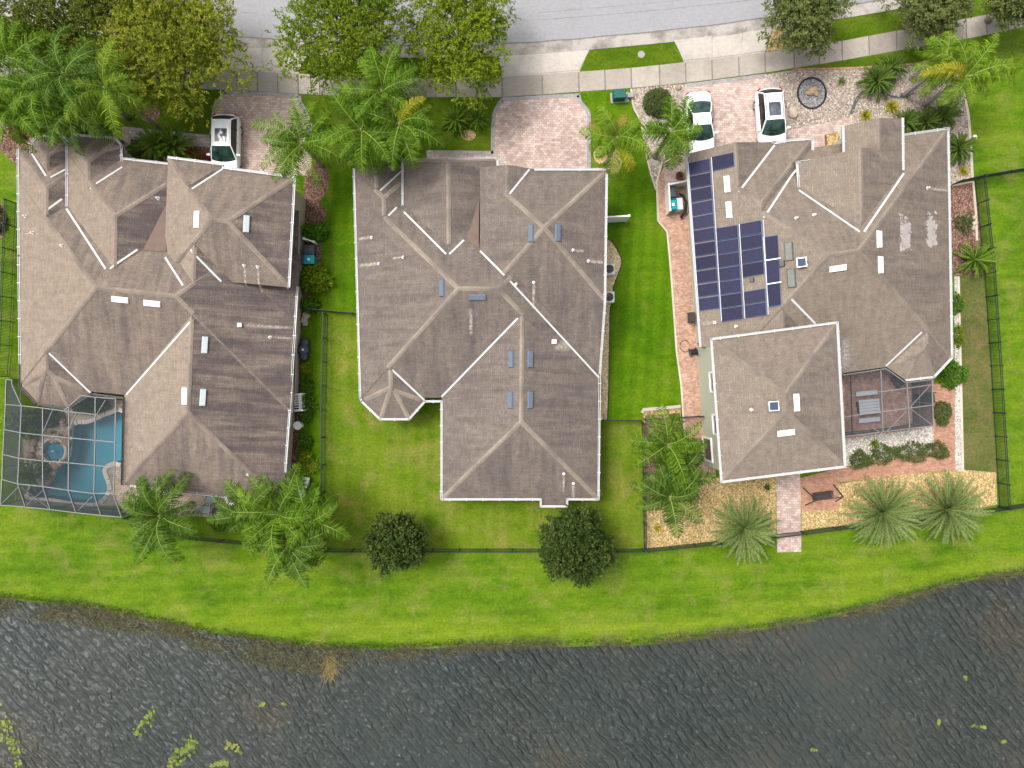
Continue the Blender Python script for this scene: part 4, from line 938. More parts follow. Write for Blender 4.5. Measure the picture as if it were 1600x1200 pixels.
for k_ in range(17):
    a = .6+k_*.30; rr_ = 20+rr.uniform(-1, 2)
    rock('rock', 87+rr_*math.cos(a)*1.05, 704-rr_*math.sin(a), .24+rr.uniform(0, .14), ('rock_brown', 'rock_tan')[k_ % 2], .05, spa)
for k_, (x, y) in enumerate(((97,650),(99,657),(101,664),(104,671),(108,676),(113,667),(55,690),(50,700),(49,712),(54,719),(86,729),(84,739),(80,748),(74,754))): rock('rock', x, y, .22+rr.uniform(0, .12), ('rock_brown', 'rock_tan')[k_ % 2], .02, spa)

def cage(name, label, base, beams, panes, mat='cage_metal', dark=()):
    root = empty(name, base, label, 'screen enclosure')
    for i, bmx in enumerate(beams):
        m = MB(); pts = [P(*q) for q in bmx[:2]]; m.bar(pts[0], pts[1], bmx[2]*.7 if len(bmx) > 2 else .05, .09); m.build('beam', 'bronze' if i in dark else mat, root)
    for q in panes:
        obj('screen_panel', [P(*p) for p in q], [tuple(range(len(q)))], 'screen_side' if abs(q[0][2]-q[1][2])+abs(q[1][2]-q[2][2]) > .1 else 'screen', root)
    return root
zi, zo = 3.45, 2.5
TL, A1, A2, A3, A4, A5 = (19,601,zo), (34,634,zi), (100,642,zi), (109,634,zi), (127,618,zi), (181,623,zi)
gx = lambda t: None
top_in = [(34,634),(67,637.5),(100,642),(109,634),(149,620.5),(181,623)]
v1, v2, v3, v4 = [(34,634),(32,676),(30,716),(28,756)], [(67,637.5),(67,680),(67,720),(67,760)], [(108,634.5),(108,684),(107.5,723),(107,766)], [(149,620.5),(149,688),(148,727),(147,771)]
v5 = [(181,623),(180,691),(179,730),(178,770)]
L0 = [(9,632),(7,671),(5,710),(3.5,749)]           # outer eave on the left
bot_o = [(1,789),(40,792),(79,796),(119,801),(158,805),(190,808)]
Z = lambda l, z: [(x, y, z) for x, y in l]
bm_ = []; pn = []
for v in (v1, v2, v3, v4, v5):
    q = Z(v, zi); bm_ += [(q[i], q[i+1]) for i in range(3)]
for r_ in range(4):
    q = [(v[r_][0], v[r_][1], zi) for v in (v1, v2, v3, v4, v5)]
    if r_ == 0: bm_ += [(q[0], q[1]), (q[1], (100,642,zi)), ((100,642,zi), (109,634,zi)), ((109,634,zi), (127,618,zi)), ((127,618,zi), (149,620.5,zi)), (q[3], q[4]), ((100,642,zi), (153,648,zi))]
    else: bm_ += [(q[i], q[i+1]) for i in range(4)]
for r_ in range(4): bm_.append(((*L0[r_], zo), (*v1[r_], zi)))
for r_ in range(3):
    bm_.append(((*L0[r_], zo), (*L0[r_+1], zo))); pn.append([(*L0[r_], zo), (*L0[r_+1], zo), (*v1[r_+1], zi), (*v1[r_], zi)])
bm_ += [((10,593,zo), (9,632,zo)), ((10,593,zo), (19,594,zo)), ((19,594,zo), (19,601,zo)), ((19,601,zo), (34,634,zi)), ((3.5,749,zo), (1,789,zo))]
pn.append([(10,593,zo), (9,632,zo), (34,634,zi), (19,601,zo)])
lowz = [(28,756),(67,760),(107,766),(147,771),(178,774)]
for i in range(5): bm_.append(((*lowz[i], zi), (*bot_o[i+1], zo), .09))
for i in range(5): bm_.append(((*bot_o[i], zo), (*bot_o[i+1], zo)))
pn.append([(3.5,749,zo), (1,789,zo), (40,792,zo), (28,756,zi)])
for i in range(4): pn.append([(*lowz[i], zi), (*bot_o[i+1], zo), (*bot_o[i+2], zo), (*lowz[i+1], zi)])
cols_ = (v1, v2, v3, v4, v5)
for ci in range(4):
    for r_ in range(3): pn.append([(*cols_[ci][r_], zi), (*cols_[ci][r_+1], zi), (*cols_[ci+1][r_+1], zi), (*cols_[ci+1][r_], zi)])
pn.append([(108,634.5,zi), (127,618,zi), (149,620.5,zi)])
for a, c_ in (((84,637,zi),(68,674,zi)),((120,645,zi),(109,668,zi)),((165,625,zi),(150,650,zi)),((30,760,3.3),(3,787,zo)),((33,760,3.3),(77,794,zo)),((145,775,3.3),(121,799,zo)),((70,764,3.3),(40,790,zo))): bm_.append((a, c_, .045))
# vertical walls of the enclosure, down to the deck
def down(p): 
    q = P(*p); k2 = 1; return q
walls = []
cage1 = cage('pool_enclosure', 'white framed screen enclosure over the pool of the leftmost house', P(90,710), bm_, pn)
def cage_walls(root, px, mat='cage_metal'):
    pts = [P(*p) for p in px]
    for i, p in enumerate(pts):
        m = MB(); m.bar((p.x, p.y, 0), p, .07); m.build('post', mat, root)
        if i < len(pts)-1:
            q = pts[i+1]; obj('screen_panel', [p, q, (q.x, q.y, 0), (p.x, p.y, 0)], [(0,1,2,3)], 'screen_side', root)
            m = MB(); m.bar(p.lerp(q, .03)*1+Vector((0,0,-p.z+1.0)), q+Vector((0,0,-q.z+1.0)), .05); m.build('beam', mat, root)
cage_walls(cage1, [(19,594,zo),(10,593,zo),(7,671,zo),(4,730,zo),(1,789,zo),(40,792,zo),(79,796,zo),(119,801,zo),(158,805,zo),(190,808,zo)])
z3 = 2.55
c3b = [((1316,586,z3),(1384,576,z3)),((1384,576,z3),(1415,598,z3)),((1415,598,z3),(1456,593,z3)),((1456,593,z3),(1458,665,z3)),((1458,665,z3),(1320,682,z3)),((1376,579,z3),(1379.5,676,z3)),((1329,586,z3),(1332,680,z3)),((1417,598,z3),(1421,671,z3)),((1378,612,z3),(1456,601,z3)),((1314,652,z3),(1456,633,z3)),((1453,602,z3),(1423,635,z3),.045),((1423,639,z3),(1456,664,z3),.045),((1417,641,z3),(1383,676,z3),.045),((1362,668,z3),(1376,676,z3),.045),((1330,618,z3),(1377,612,z3),.045)]
c3p = [[(1320,586,z3),(1329,585,z3),(1332,680,z3),(1321,682,z3)],[(1329,585,z3),(1376,578,z3),(1377.5,643,z3),(1331,649,z3)],[(1331,649,z3),(1377.5,643,z3),(1379.5,676,z3),(1332,680,z3)],[(1376,578,z3),(1384,576,z3),(1415,598,z3),(1419,638,z3),(1377.5,643,z3)],[(1377.5,643,z3),(1419,638,z3),(1421,671,z3),(1379.5,676,z3)],[(1417,598,z3),(1456,593,z3),(1456.8,633,z3),(1419,638,z3)],[(1419,638,z3),(1456.8,633,z3),(1458,665,z3),(1421,671,z3)]]
cage2 = cage('patio_enclosure', 'flat screen enclosure over the brick patio of the right house', P(1390,630), c3b, c3p, 'cage_metal', (6,))
cage_walls(cage2, [(1456,593,z3),(1457,630,z3),(1458,665,z3),(1421,671,z3),(1379.5,676,z3),(1332,680,z3)])

# ------------------------------------------------------------------ fences
def fence(px, label, hgt=1.3, name='picket_fence', step=1.8, pick=.105, mat='fence_green', cat='fence'):
    pts = [P(*p) for p in px]; root = empty(name, pts[0], label, cat); pk = MB()
    up = Vector((0,0,1)); first = True
    for a, b in zip(pts, pts[1:]):
        L = (b-a).length; t = (b-a)/L; n = max(1, round(L/step))
        for i in range(n+1):
            if i == 0 and not first: continue
            p = a.lerp(b, i/n); m = MB(); m.box((p.x, p.y, hgt/2+.03), (.065, .065, hgt+.06), math.atan2(t.y, t.x)); m.box((p.x, p.y, hgt+.08), (.085, .085, .03), math.atan2(t.y, t.x)); m.build('post', mat, root)
        first = False
        for z in (.15, hgt-.22, hgt-.03):
            m = MB(); m.bar(a+up*z, b+up*z, .035, .04); m.build('rail', mat, root)
        k_ = int(L/pick)
        for i in range(1, k_):
            p = a.lerp(b, i/k_); pk.box((p.x, p.y, hgt/2+.04), (.024, .024, hgt-.04))
    o = pk.build('pickets', mat, root); o['kind'] = 'stuff'
    return root
fence([(1522,283),(1537,429),(1547,572),(1560,790)], 'dark picket fence running down the right side of the right house')
fence([(1487,289),(1521,281),(1600,268),(1690,254)], 'dark picket fence from the right house towards the neighbouring lawn')
fence([(1559,792),(1525,798),(1405,811),(1300,823),(1250,830),(1120,845),(1008,857)], 'dark picket fence behind the silvery cycads and garden walk', 1.2)
fence([(1562,792),(1690,772)], 'short dark fence leaving the picture at the lower right corner', 1.2)
fence([(1003,661),(1006,855)], 'dark fence beside the two palms at the right garden bed', 1.2)
fence([(513,857),(760,857),(1003,857)], 'dark picket fence across the back of the middle lawn', 1.2)
fence([(511,492),(508,640),(508,853)], 'dark picket fence between the left house and the middle lawn', 1.2)
fence([(491,485),(555,491)], 'dark gate fence between the left and middle houses', 1.2)
fence([(943,656),(1000,657)], 'short dark fence from the middle house to the garden bed', 1.2)
fence([(1006,655),(1092,650)], 'dark garden gate across the brick side path', 1.2)
fence([(205,806),(305,838),(395,847),(506,856)], 'dark low fence behind the left house among the palms', 1.1)
fence([(26,318),(17,540),(13,588)], 'dark picket fence along the left edge of the leftmost house', 1.3)

def vinyl(root, a, b, hgt, name='fence_panel'):
    m = MB(); m.bar(a+Vector((0,0,hgt/2)), b+Vector((0,0,hgt/2)), .05, hgt); m.bar(a+Vector((0,0,hgt)), b+Vector((0,0,hgt)), .10, .06); m.build(name, 'vinyl', root)
def vpost(root, p, hgt):
    m = MB(); m.box((p.x, p.y, hgt/2+.04), (.13, .13, hgt+.08)); m.box((p.x, p.y, hgt+.11), (.16, .16, .05), 0, 0, .3); m.build('post', 'vinyl', root)
r_ = empty('vinyl_screen', P(955,346), 'white vinyl privacy panel jutting from the middle house onto the lawn', 'fence'); a, b = P(940,348), P(977,346); vinyl(r_, a, b, 1.75); vpost(r_, a, 1.75); vpost(r_, b, 1.75)
r_ = empty('vinyl_screen', P(1060,300), 'white vinyl enclosure round the bins beside the right house', 'fence'); q = [P(1068,290), P(1039,296), P(1041,335)]
for a, b in zip(q, q[1:]): vinyl(r_, a, b, 1.3)
for p in q: vpost(r_, p, 1.3)
r_ = empty('vinyl_screen', P(484,379), 'small white slanted panel beside the grey bin at left house', 'fence'); a, b = P(481,377), P(496,382); vinyl(r_, a, b, 1.0); vpost(r_, a, 1.0); vpost(r_, b, 1.0)

def bin_(px, py, body, lid, label, rz=0, s=1.0, sticker=False, grp='wheeled bins'):
    c = P(px, py); r = empty('wheeled_bin', c, label, 'bin', grp, rz); m = MB()
    W, D, Hh = .58*s, .66*s, 1.0*s
    m.add([(x*W*.40, y*D*.40, .06) for x, y in ((-1,-1),(1,-1),(1,1),(-1,1))]+[(x*W*.5, y*D*.5, Hh) for x, y in ((-1,-1),(1,-1),(1,1),(-1,1))], [(3,2,1,0),(0,1,5,4),(1,2,6,5),(2,3,7,6),(3,0,4,7),(4,5,6,7)]); m.build('body', body, r, world=False)
    m = MB(); xs = np.linspace(-1, 1, 7); V = []; F = []
    for i, x in enumerate(xs):
        for j, y in enumerate(xs): V.append((x*W*.54, y*D*.54, Hh+.02+.09*(1-abs(x)**3)*(1-abs(y)**3)))
    for i in range(6):
        for j in range(6): F.append((i*7+j, (i+1)*7+j, (i+1)*7+j+1, i*7+j+1))
    m.add(V, F); m.add([(-W*.54,-D*.54,Hh+.02),(W*.54,-D*.54,Hh+.02),(W*.54,D*.54,Hh+.02),(-W*.54,D*.54,Hh+.02),(-W*.54,-D*.54,Hh-.04),(W*.54,-D*.54,Hh-.04),(W*.54,D*.54,Hh-.04),(-W*.54,D*.54,Hh-.04)], [(4,5,1,0),(5,6,2,1),(6,7,3,2),(7,4,0,3)]); l = m.build('lid', lid, r, True, world=False)
    m = MB(); m.tube([(-W*.45, D*.5, Hh-.06), (-W*.45, D*.66, Hh), (W*.45, D*.66, Hh), (W*.45, D*.5, Hh-.06)], .02, 6); m.build('handle', lid, r, world=False)
    for sx in (-1, 1):
        m = MB(); m.tube([(sx*W*.40, D*.44, .11), (sx*W*.50, D*.44, .11)], .11, 12); m.build('wheel', 'rubber', r, world=False)
    if sticker:
        o = obj('sticker', [(-.09,-.10,Hh+.128),(.07,-.10,Hh+.128),(.07,.08,Hh+.128),(-.09,.08,Hh+.128)], [(0,1,2,3)], 'white_paint', l, world=False)
bin_(489,394, 'bin_grey', 'bin_grey', 'dark grey wheeled bin beside the left house', R(90), 1)
bin_(489,409, 'teal', 'teal', 'teal lidded bin with white sticker beside the left house', R(90), 1, True)
bin_(1046.5,306, 'bin_grey', 'bin_grey', 'dark grey bin inside the white enclosure at right house', R(5), .95)
bin_(1047,325, 'teal', 'teal', 'teal lidded bin inside the white enclosure at right house', R(5), .95, True)
def tub(px, py, sx, sy, h, mat, label, cat, name='storage_box'):
    c = P(px, py); r = empty(name, c, label, cat); m = MB(); m.box((c.x, c.y, h/2), (sx*.92, sy*.92, h), .08); m.build('body', mat, r)
    m = MB(); m.box((c.x, c.y, h+.03), (sx, sy, .07), .08, 0, .9); m.build('lid', mat, r)
tub(1058,323, .42, .85, .85, 'cushion', 'pale grey storage box beside the teal bin in the enclosure', 'box')
tub(1056.5,307, .38, .5, .4, 'wood_brown', 'small brown box behind the bins in the enclosure', 'box')
def pot(px, py, r0, h, mat, label, plant=None):
    c = P(px, py); r = empty('plant_pot', c, label, 'pot'); m = MB(); m.lathe((c.x, c.y, 0), [(r0*.7, 0), (r0, h*.8), (r0*1.08, h*.85), (r0*1.08, h), (r0*.9, h), (r0*.88, h-.1), (.02, h-.12)], 18); m.build('pot', mat, r, True); m = MB(); m.lathe((c.x, c.y, h-.11), [(r0*.87, 0), (r0*.5, .02), (.02, .03)], 14); m.build('soil', 'pot_dark', r)
pot(1060,277, .26, .5, 'terracotta', 'dark brown round pot above the white bin enclosure')
hz = P(1062,322); m = MB(); m.tube([hz+Vector((0,-.9,.3)), hz+Vector((.25,-.5,.6)), hz+Vector((.3,.1,.7)), hz+Vector((.1,.6,.6)), hz+Vector((-.1,.75,.4))], .09, 8); o = m.build('garden_hose', 'rubber', None, True); tag(o, 'thick black hose coil against the wall by the storage box', 'hose')

# utility cabinet on the verge
c = P(968,153); r_ = empty('utility_cabinet', c, 'dark green utility cabinet on a concrete pad by the pavement', 'utility box', rz=R(3)); m = MB(); m.box((0,0,.04), (1.3,.72,.08)); m.build('pad', 'concrete_grey', r_, world=False)
m = MB(); m.box((-.1,0,.42), (.85,.60,.7), 0, 0, .93); m.build('body', 'util_green', r_, world=False); m = MB(); m.box((-.1,0,.80), (.88,.64,.07), 0, 0, .9); m.build('lid', 'util_green', r_, world=False)
c = P(984,151); r_ = empty('utility_pedestal', c, 'pale grey utility pedestal next to the dark green cabinet', 'utility box', rz=R(3)); m = MB(); m.box((0,0,.15), (.42,.30,.3), 0, 0, .95); m.build('body', 'concrete_grey', r_, world=False); m = MB(); m.box((0,0,.32), (.46,.34,.04), 0, 0, .9); m.build('lid', 'concrete_grey', r_, world=False)
m = MB(); c = P(1002,85); m.lathe((c.x, c.y, 0), [(.26, 0), (.25, .02), (.19, .022), (.18, .015), (.02, .015)], 18); tag(m.build('valve_cover', 'concrete_grey'), 'small round grey valve cover in the grass verge', 'cover')

# slate circle with fountain stones
c = P(1268,146); r_ = empty('rock_fountain', c, 'brown fountain stones on a slate circle in the front gravel', 'fountain')
pc = [(1268+22*math.cos(a*.3), 146+24*math.sin(a*.3)) for a in range(21)]
o = slab('slate_bed', pc, .03, 'gravel_slate', r_); o = edge_strip(r_, pc+pc[:2], .12, .08, 'rubber', 'ring_edging', .07)
o = stones('slate_chips', pc, 900, .06, .14, 'stones_slate', 21, .6, .035); o.parent = r_; o.matrix_parent_inverse = Matrix.Translation(-r_.location); o['kind'] = 'stuff'
for x, y, s in ((1266,145,.30),(1271,141,.26),(1273,147,.22),(1261,147,.16)): rock('rock', x, y, s, 'rock_brown', .05, r_)
rock('boulder', 1237,177, .33, 'rock_tan', 0, None, 'pale pinkish boulder in gravel beside the white suv', 'boulder', flat=.8)
rock('boulder', 1060,137, .22, 'rock_brown', 0, None, 'brown boulder at the pavement edge above the sedan', 'boulder')
for k_, (x, y, s) in enumerate(((479,492,.26),(476,499,.30),(478,505,.2))): rock('garden_rock', x, y, s, 'rock_tan', 0, None, ('pale rock nearest the gate beside the left house', 'largest pale rock beside the left house wall', 'lowest of three pale rocks beside the left house')[k_], 'rock', 'pale rocks by the left house')
for k_, (x, y) in enumerate(((1521,340),(1522,349),(1520,356))): rock('garden_rock', x, y, .16, 'rock_tan', 0, None, ('upper', 'middle', 'lower')[k_]+' of three pale stones by the dark fence bed', 'rock', 'pale stones by the fence bed')

# air conditioners beside the middle house
for k_, (x, y) in enumerate(((950,423),(949.5,466))):
    c = P(x, y); r_ = empty('air_conditioner', c, ('upper', 'lower')[k_]+' white air conditioning unit beside the middle house', 'air conditioner', 'air conditioning units'); m = MB()
    m.box((c.x, c.y, .42), (.74,.74,.8)); m.build('cabinet', 'ac_white', r_); m = MB(); m.lathe((c.x, c.y, .83), [(.30, 0), (.30, .02), (.02, .02)], 20); m.build('fan_grille', 'dark_metal', r_); m = MB()
    for a in range(6): m.bar((c.x+.31*math.cos(a*1.047), c.y+.31*math.sin(a*1.047), .86), (c.x-.31*math.cos(a*1.047), c.y-.31*math.sin(a*1.047), .86), .015)
    m.build('grille_bars', 'ac_white', r_)

# ------------------------------------------------------------------ cars
def loft(rings, closed=True):
    n = len(rings[0]); V = [p for r in rings for p in r]; F = []
    for i in range(len(rings)-1):
        for k_ in range(n if closed else n-1): F.append((i*n+k_, i*n+(k_+1) % n, (i+1)*n+(k_+1) % n, (i+1)*n+k_))
    return V, F
def car(px, py, rz, kind, label):
    r = empty('parked_car', P(px, py, .02)+Vector((0,0,.004)), label, 'car', 'white cars parked on the drives', rz)
    suv = kind != 'sedan'; L = 4.72 if suv else 4.88; W = .93 if suv else .915
    # stations run from the tail (+y) to the nose (-y): y, half width, shoulder height, crown height
    if suv: st = [(.5,.66,.74,.78),(.488,.80,.92,.97),(.465,.88,1.0,1.05),(.40,.93,1.02,1.07),(.25,.95,1.02,1.06),(0,.95,1.0,1.04),(-.12,.95,.99,1.03),(-.2,.945,.98,1.06),(-.28,.94,.95,1.05),(-.36,.92,.91,1.0),(-.43,.88,.84,.92),(-.475,.80,.72,.80),(-.5,.66,.58,.62)]
    else: st = [(.5,.62,.70,.73),(.487,.78,.88,.93),(.46,.86,.95,1.01),(.40,.91,.97,1.04),(.33,.92,.96,1.03),(.2,.925,.95,1.0),(0,.925,.93,.97),(-.12,.925,.92,.96),(-.19,.92,.90,.97),(-.27,.915,.87,.95),(-.36,.90,.82,.90),(-.43,.85,.75,.81),(-.478,.75,.64,.68),(-.5,.6,.52,.55)]
    rings = []
    for y, wd, zs, zc in st:
        wd *= W/.93; lo = .24+.16*max(0, abs(y)-.44)/.06; h = []
        for x, z in ((.90, lo), (.985, lo+.10), (1.0, lo+.32*(zs-lo)+.08), (1.0, .55*zs+.45*lo+.06), (.975, zs-.08), (.93, zs-.02), (.86, zs+.01), (.66, zs+.55*(zc-zs)), (.36, zs+.88*(zc-zs)), (0, zc)): h.append((x*wd, z))
        ring = [(x, y*L, z) for x, z in h]+[(-x, y*L, z) for x, z in h[-2::-1]]; rings.append(ring)
    V, F = loft(rings); F.append(tuple(range(len(rings[0])))); b = len(V)-len(rings[0]); F.append(tuple(reversed(range(b, len(V)))))
    obj('body', V, F, 'car_white', r, False, smooth=True)
    # greenhouse
    yr, yf, zr = (.452*L, -.185*L, 1.66) if suv else (.335*L, -.175*L, 1.45)
    tr, tf = (.37*L, -.02*L) if suv else (.155*L, -.015*L)
    zb = 1.0 if suv else .93; wb, wt = W*.90, W*(.72 if suv else .69); zbr = 1.04 if suv else .98
    def hp(t, x):   # roof point, t 0 tail .. 1 front
        y = tr+(tf-tr)*t; return (x*wt, y, zr-.05*abs(x)**2-.05*(2*t-1)**2)
    N = 8; xs = [-1, -.93, -.6, -.2, .2, .6, .93, 1]; V = []; F = []
    for i in range(N+1):
        for x in xs: V.append(hp(i/N, x))
    for i in range(N):
        for j in range(len(xs)-1): F.append((i*len(xs)+j, i*len(xs)+j+1, (i+1)*len(xs)+j+1, (i+1)*len(xs)+j))
    V2 = [(v[0]*.97, v[1], v[2]-.05) for v in V]; obj('roof_panel', V, F, 'car_white', r, False, smooth=True)
    def screen(t, yb, z_b, mat, nm, bulge, drop=0.0, wbx=.97):
        V = []; F = []; M2 = 5; xs2 = [-1, -.7, -.35, 0, .35, .7, 1]
        for i in range(M2+1):
            s_ = i/M2
            for x in xs2:
                top = hp(t, x*.96); bot = (x*wb*wbx, yb+(bulge*(1-x*x)), z_b+.03*(1-x*x)); V.append(tuple(top[k_]*(1-s_)+bot[k_]*s_+(.035*math.sin(math.pi*s_) if k_ == 2 else 0) for k_ in range(3)))
        for i in range(M2):
            for j in range(6): F.append((i*7+j, i*7+j+1, (i+1)*7+j+1, (i+1)*7+j))
        return obj(nm, V, F, mat, r, False, smooth=True)
    screen(1, yf, zb+.02, 'car_glass', 'windscreen', -.20); screen(0, yr-.02, zbr, 'car_glass_dark' if suv else 'car_glass', 'rear_window', .10 if suv else .14)
    for sx in (-1, 1):
        y0, y1 = yr-.10, yf+.06; ys = np.linspace(0, 1, 9); V = []; F = []
        for s_ in ys:
            bt = (sx*(wb+.025), y0+(y1-y0)*s_, zb+.02); tp = hp(min(1, max(0, s_)), sx*.995); tp = (tp[0], tp[1], tp[2]-.03)
            for q in (0, .5, 1): V.append(tuple(bt[k_]*(1-q)+tp[k_]*q+(sx*.03*math.sin(math.pi*q) if k_ == 0 else 0) for k_ in range(3)))
        for i in range(8):
            for j in range(2): F.append((i*3+j, i*3+j+1, (i+1)*3+j+1, (i+1)*3+j))
        w_ = obj('side_window', V, F, 'car_glass_dark', r, False, smooth=True)
        for s_ in ((0.0, .30, .62, 1.0) if suv else (0.0, .55, 1.0)):
            m = MB(); a = (sx*(wb+.02), y0+(y1-y0)*s_, zb); b_ = hp(s_, sx); m.bar(a, (b_[0]*.99, b_[1], b_[2]-.01), .07 if s_ in (0.0, 1.0) else .05, .10); m.build('pillar', 'car_white' if s_ in (0.0, 1.0) else 'car_trim', r, world=False)
        for yw in (.29*L, -.30*L):
            e_ = empty('wheel', (sx*(W-.10), yw, .34)); e_.parent = r; m = MB(); m.tube([(-.11,0,0),(-.09,0,0),(.09,0,0),(.11,0,0)], [.30,.34,.34,.30], 22); m.build('tyre', 'rubber', e_, True, world=False)
            m = MB(); m.tube([(sx*.06,0,0),(sx*.115,0,0)], [.22,.20], 18)
            m.build('rim', 'rim', e_, world=False)
        m = MB(); m.add(*loft([[(sx*(W-.02+a*.26), yf+.30+dy*(.09-.03*a), zb+.10+dz*(.075-.02*a)) for dy, dz in ((-1,-1),(1,-1),(1,1),(-1,1))] for a in (0, .35, .8, 1)])); m.build('mirror', 'car_white', r, True, world=False)
        m = MB(); m.box((sx*W*.70, -.462*L, .70), (.40, .22, .14), sx*.45); m.build('headlight', 'lamp_clear', r, world=False)
        m = MB(); m.box((sx*W*.80, .472*L, .92 if suv else .84), (.22, .16, .18), -sx*.55); m.build('taillight', 'tail_red', r, world=False)
        if suv:
            m = MB(); p0, p1 = hp(.04, sx*.86), hp(.93, sx*.86); m.tube([(p0[0], p0[1], p0[2]), (p0[0], p0[1]-.12, p0[2]+.06), (p1[0], p1[1]+.12, p1[2]+.07), (p1[0], p1[1], p1[2])], .022, 6); m.build('roof_rail', 'car_trim' if kind == 'suv_b' else 'car_white', r, world=False)
    if suv:
        V = [tuple(np.add(hp(t, x), (0,0,.012))) for t, x in ((.36,-.62),(.36,.62),(.86,.62),(.86,-.62))]; a = [hp(t, x) for t in (.36, .52, .69, .86) for x in (-.62, -.2, .2, .62)]
        obj('sunroof', [(p[0], p[1], p[2]+.012) for p in a], [(i*4+j, i*4+j+1, (i+1)*4+j+1, (i+1)*4+j) for i in range(3) for j in range(3)], 'sunroof', r, False, smooth=True)
    m = MB(); m.box((0, -.498*L, .45), (1.0, .06, .22)); m.build('grille', 'car_trim', r, world=False); m = MB(); m.box((0, .499*L, .42), (1.1, .05, .16)); m.build('bumper_trim', 'car_trim', r, world=False)
    m = MB(); m.box((0, .497*L, .68), (.32, .03, .15)); m.build('number_plate', 'white_paint', r, world=False)
    return r
car(359,237, R(-1), 'suv_a', 'white suv with dark sunroof on the left house drive')
car(1090,204, R(4.5), 'sedan', 'white sedan parked nearest the bins on the right house drive')
car(1199,197, R(4.5), 'suv_b', 'white suv with black roof rails beside the gravel bed')

# ------------------------------------------------------------------ garden furniture
def garden_swing(px, py, rz):
    r = empty('garden_swing', P(px, py, 0), 'brown metal garden swing on the clay patio behind the right house', 'swing', rz=rz)
    m = MB(); m.box((0,0,.48), (1.35,.50,.05)); m.build('seat', 'bronze', r, world=False)
    m = MB(); m.box((0,.27,.72), (1.35,.05,.42)); m.build('backrest', 'bronze', r, world=False)
    m = MB(); m.bar((-.95,0,1.75), (.95,0,1.75), .06); m.build('top_bar', 'bronze', r, world=False)
    for sx in (-1, 1):
        for sy in (-1, 1): m = MB(); m.bar((sx*1.08, sy*.62, 0), (sx*.92, 0, 1.75), .06); m.build('leg', 'bronze', r, world=False)
        m = MB(); m.bar((sx*.60, 0, .5), (sx*.62, 0, 1.75), .02); m.build('hanger', 'bronze', r, world=False)
        m = MB(); m.bar((sx*.68, -.22, .68), (sx*.68, .25, .70), .05); m.build('armrest', 'bronze', r, world=False)
garden_swing(1280,773, R(7))
def round_table(px, py, rad, h, top, label, name='patio_table', legs='dark_metal', slab_=None):
    c = P(px, py, 0); r = empty(name, c, label, 'table'); m = MB(); m.lathe((0,0,h-.05), [(rad*.96, 0), (rad, .02), (rad, .045), (rad*.97, .055), (.02, .055)], 32); m.build('table_top', top, r, world=False)
    m = MB(); m.lathe((0,0,0), [(rad*.5, 0), (rad*.45, .04), (.06, .07), (.05, h-.06)], 16); m.build('pedestal', legs, r, world=False); return r
t_ = round_table(348,798, .50, .72, 'dark_metal', 'black round fire table behind the left house')
m = MB(); m.box((0,-.05,.75), (.18,.26,.05), .25); m.build('burner_cover', 'concrete_grey', t_, world=False)
def chair(px, py, rz, mat, label, name='patio_chair', grp='patio chairs behind the left house'):
    r = empty(name, P(px, py, 0), label, 'chair', grp, rz); m = MB(); m.box((0,0,.42), (.55,.52,.05)); m.build('seat', mat, r, world=False)
    m = MB(); m.add([(-.27,.24,.46),(.27,.24,.46),(.27,.36,.92),(-.27,.36,.92),(-.27,.28,.46),(.27,.28,.46),(.27,.40,.92),(-.27,.40,.92)], [(0,1,2,3),(7,6,5,4),(0,4,5,1),(1,5,6,2),(2,6,7,3),(3,7,4,0)]); m.build('backrest', mat, r, world=False)
    for sx in (-1, 1):
        m = MB(); m.tube([(sx*.28,-.22,.62),(sx*.29,.28,.64)], .02, 6); m.build('armrest', 'dark_metal', r, world=False)
        for sy in (-1, 1): m = MB(); m.bar((sx*.26, sy*.23, 0), (sx*.26, sy*.23, .42), .035); m.build('leg', 'dark_metal', r, world=False)
chair(333,779, R(-25), 'glass_top', 'pale blue grey patio chair tucked under the eave'); chair(326,794, R(80), 'glass_top', 'pale blue grey patio chair left of the black fire table')
chair(480,750, R(170), 'cushion', 'grey patio chair beside the left house under palm fronds', grp='patio chairs behind the left house'); chair(475,770, R(185), 'cushion', 'grey patio chair lowest of the side pair by the palm')
for k_, (x, y, rd) in enumerate(((479,536,.30),(477,547,.42),(478,558,.27))):
    c = P(x, y); r_ = empty('metal_tub', c, ('small dark round drum above the larger one by the left house', 'larger dark round drum with pale centre by the left house', 'small dark round drum below the larger one by the left house')[k_], 'drum', 'dark drums beside the left house'); m = MB(); m.lathe((c.x, c.y, 0), [(rd*.9, 0), (rd, .1), (rd, .5), (rd*1.04, .52), (rd*1.04, .55)], 20); m.build('body', 'bin_grey', r_, True); m = MB(); m.lathe((c.x, c.y, .55), [(rd*1.0, 0), (rd*.6, .05), (.02, .07)], 20); m.build('lid', 'bin_grey', r_, True)
    if k_ == 1: m = MB(); m.lathe((c.x, c.y, .615), [(.09, 0), (.07, .03), (.01, .035)], 12); m.build('knob', 'white_paint', r_)
c = P(470,664); r_ = empty('bird_bath', c, 'white round pedestal bowl beside the left house wall', 'bird bath'); m = MB(); m.lathe((c.x, c.y, 0), [(.22, 0), (.20, .05), (.08, .1), (.07, .75)], 16); m.build('pedestal', 'white_paint', r_, True); m = MB(); m.lathe((c.x, c.y, .74), [(.08, 0), (.26, .06), (.30, .12), (.27, .12), (.2, .09), (.02, .07)], 22); m.build('bowl', 'white_paint', r_, True)
c = P(474,628); r_ = empty('garden_trellis', c, 'white slatted garden trellis bench beside the left house', 'trellis', rz=R(-86)); m = MB()
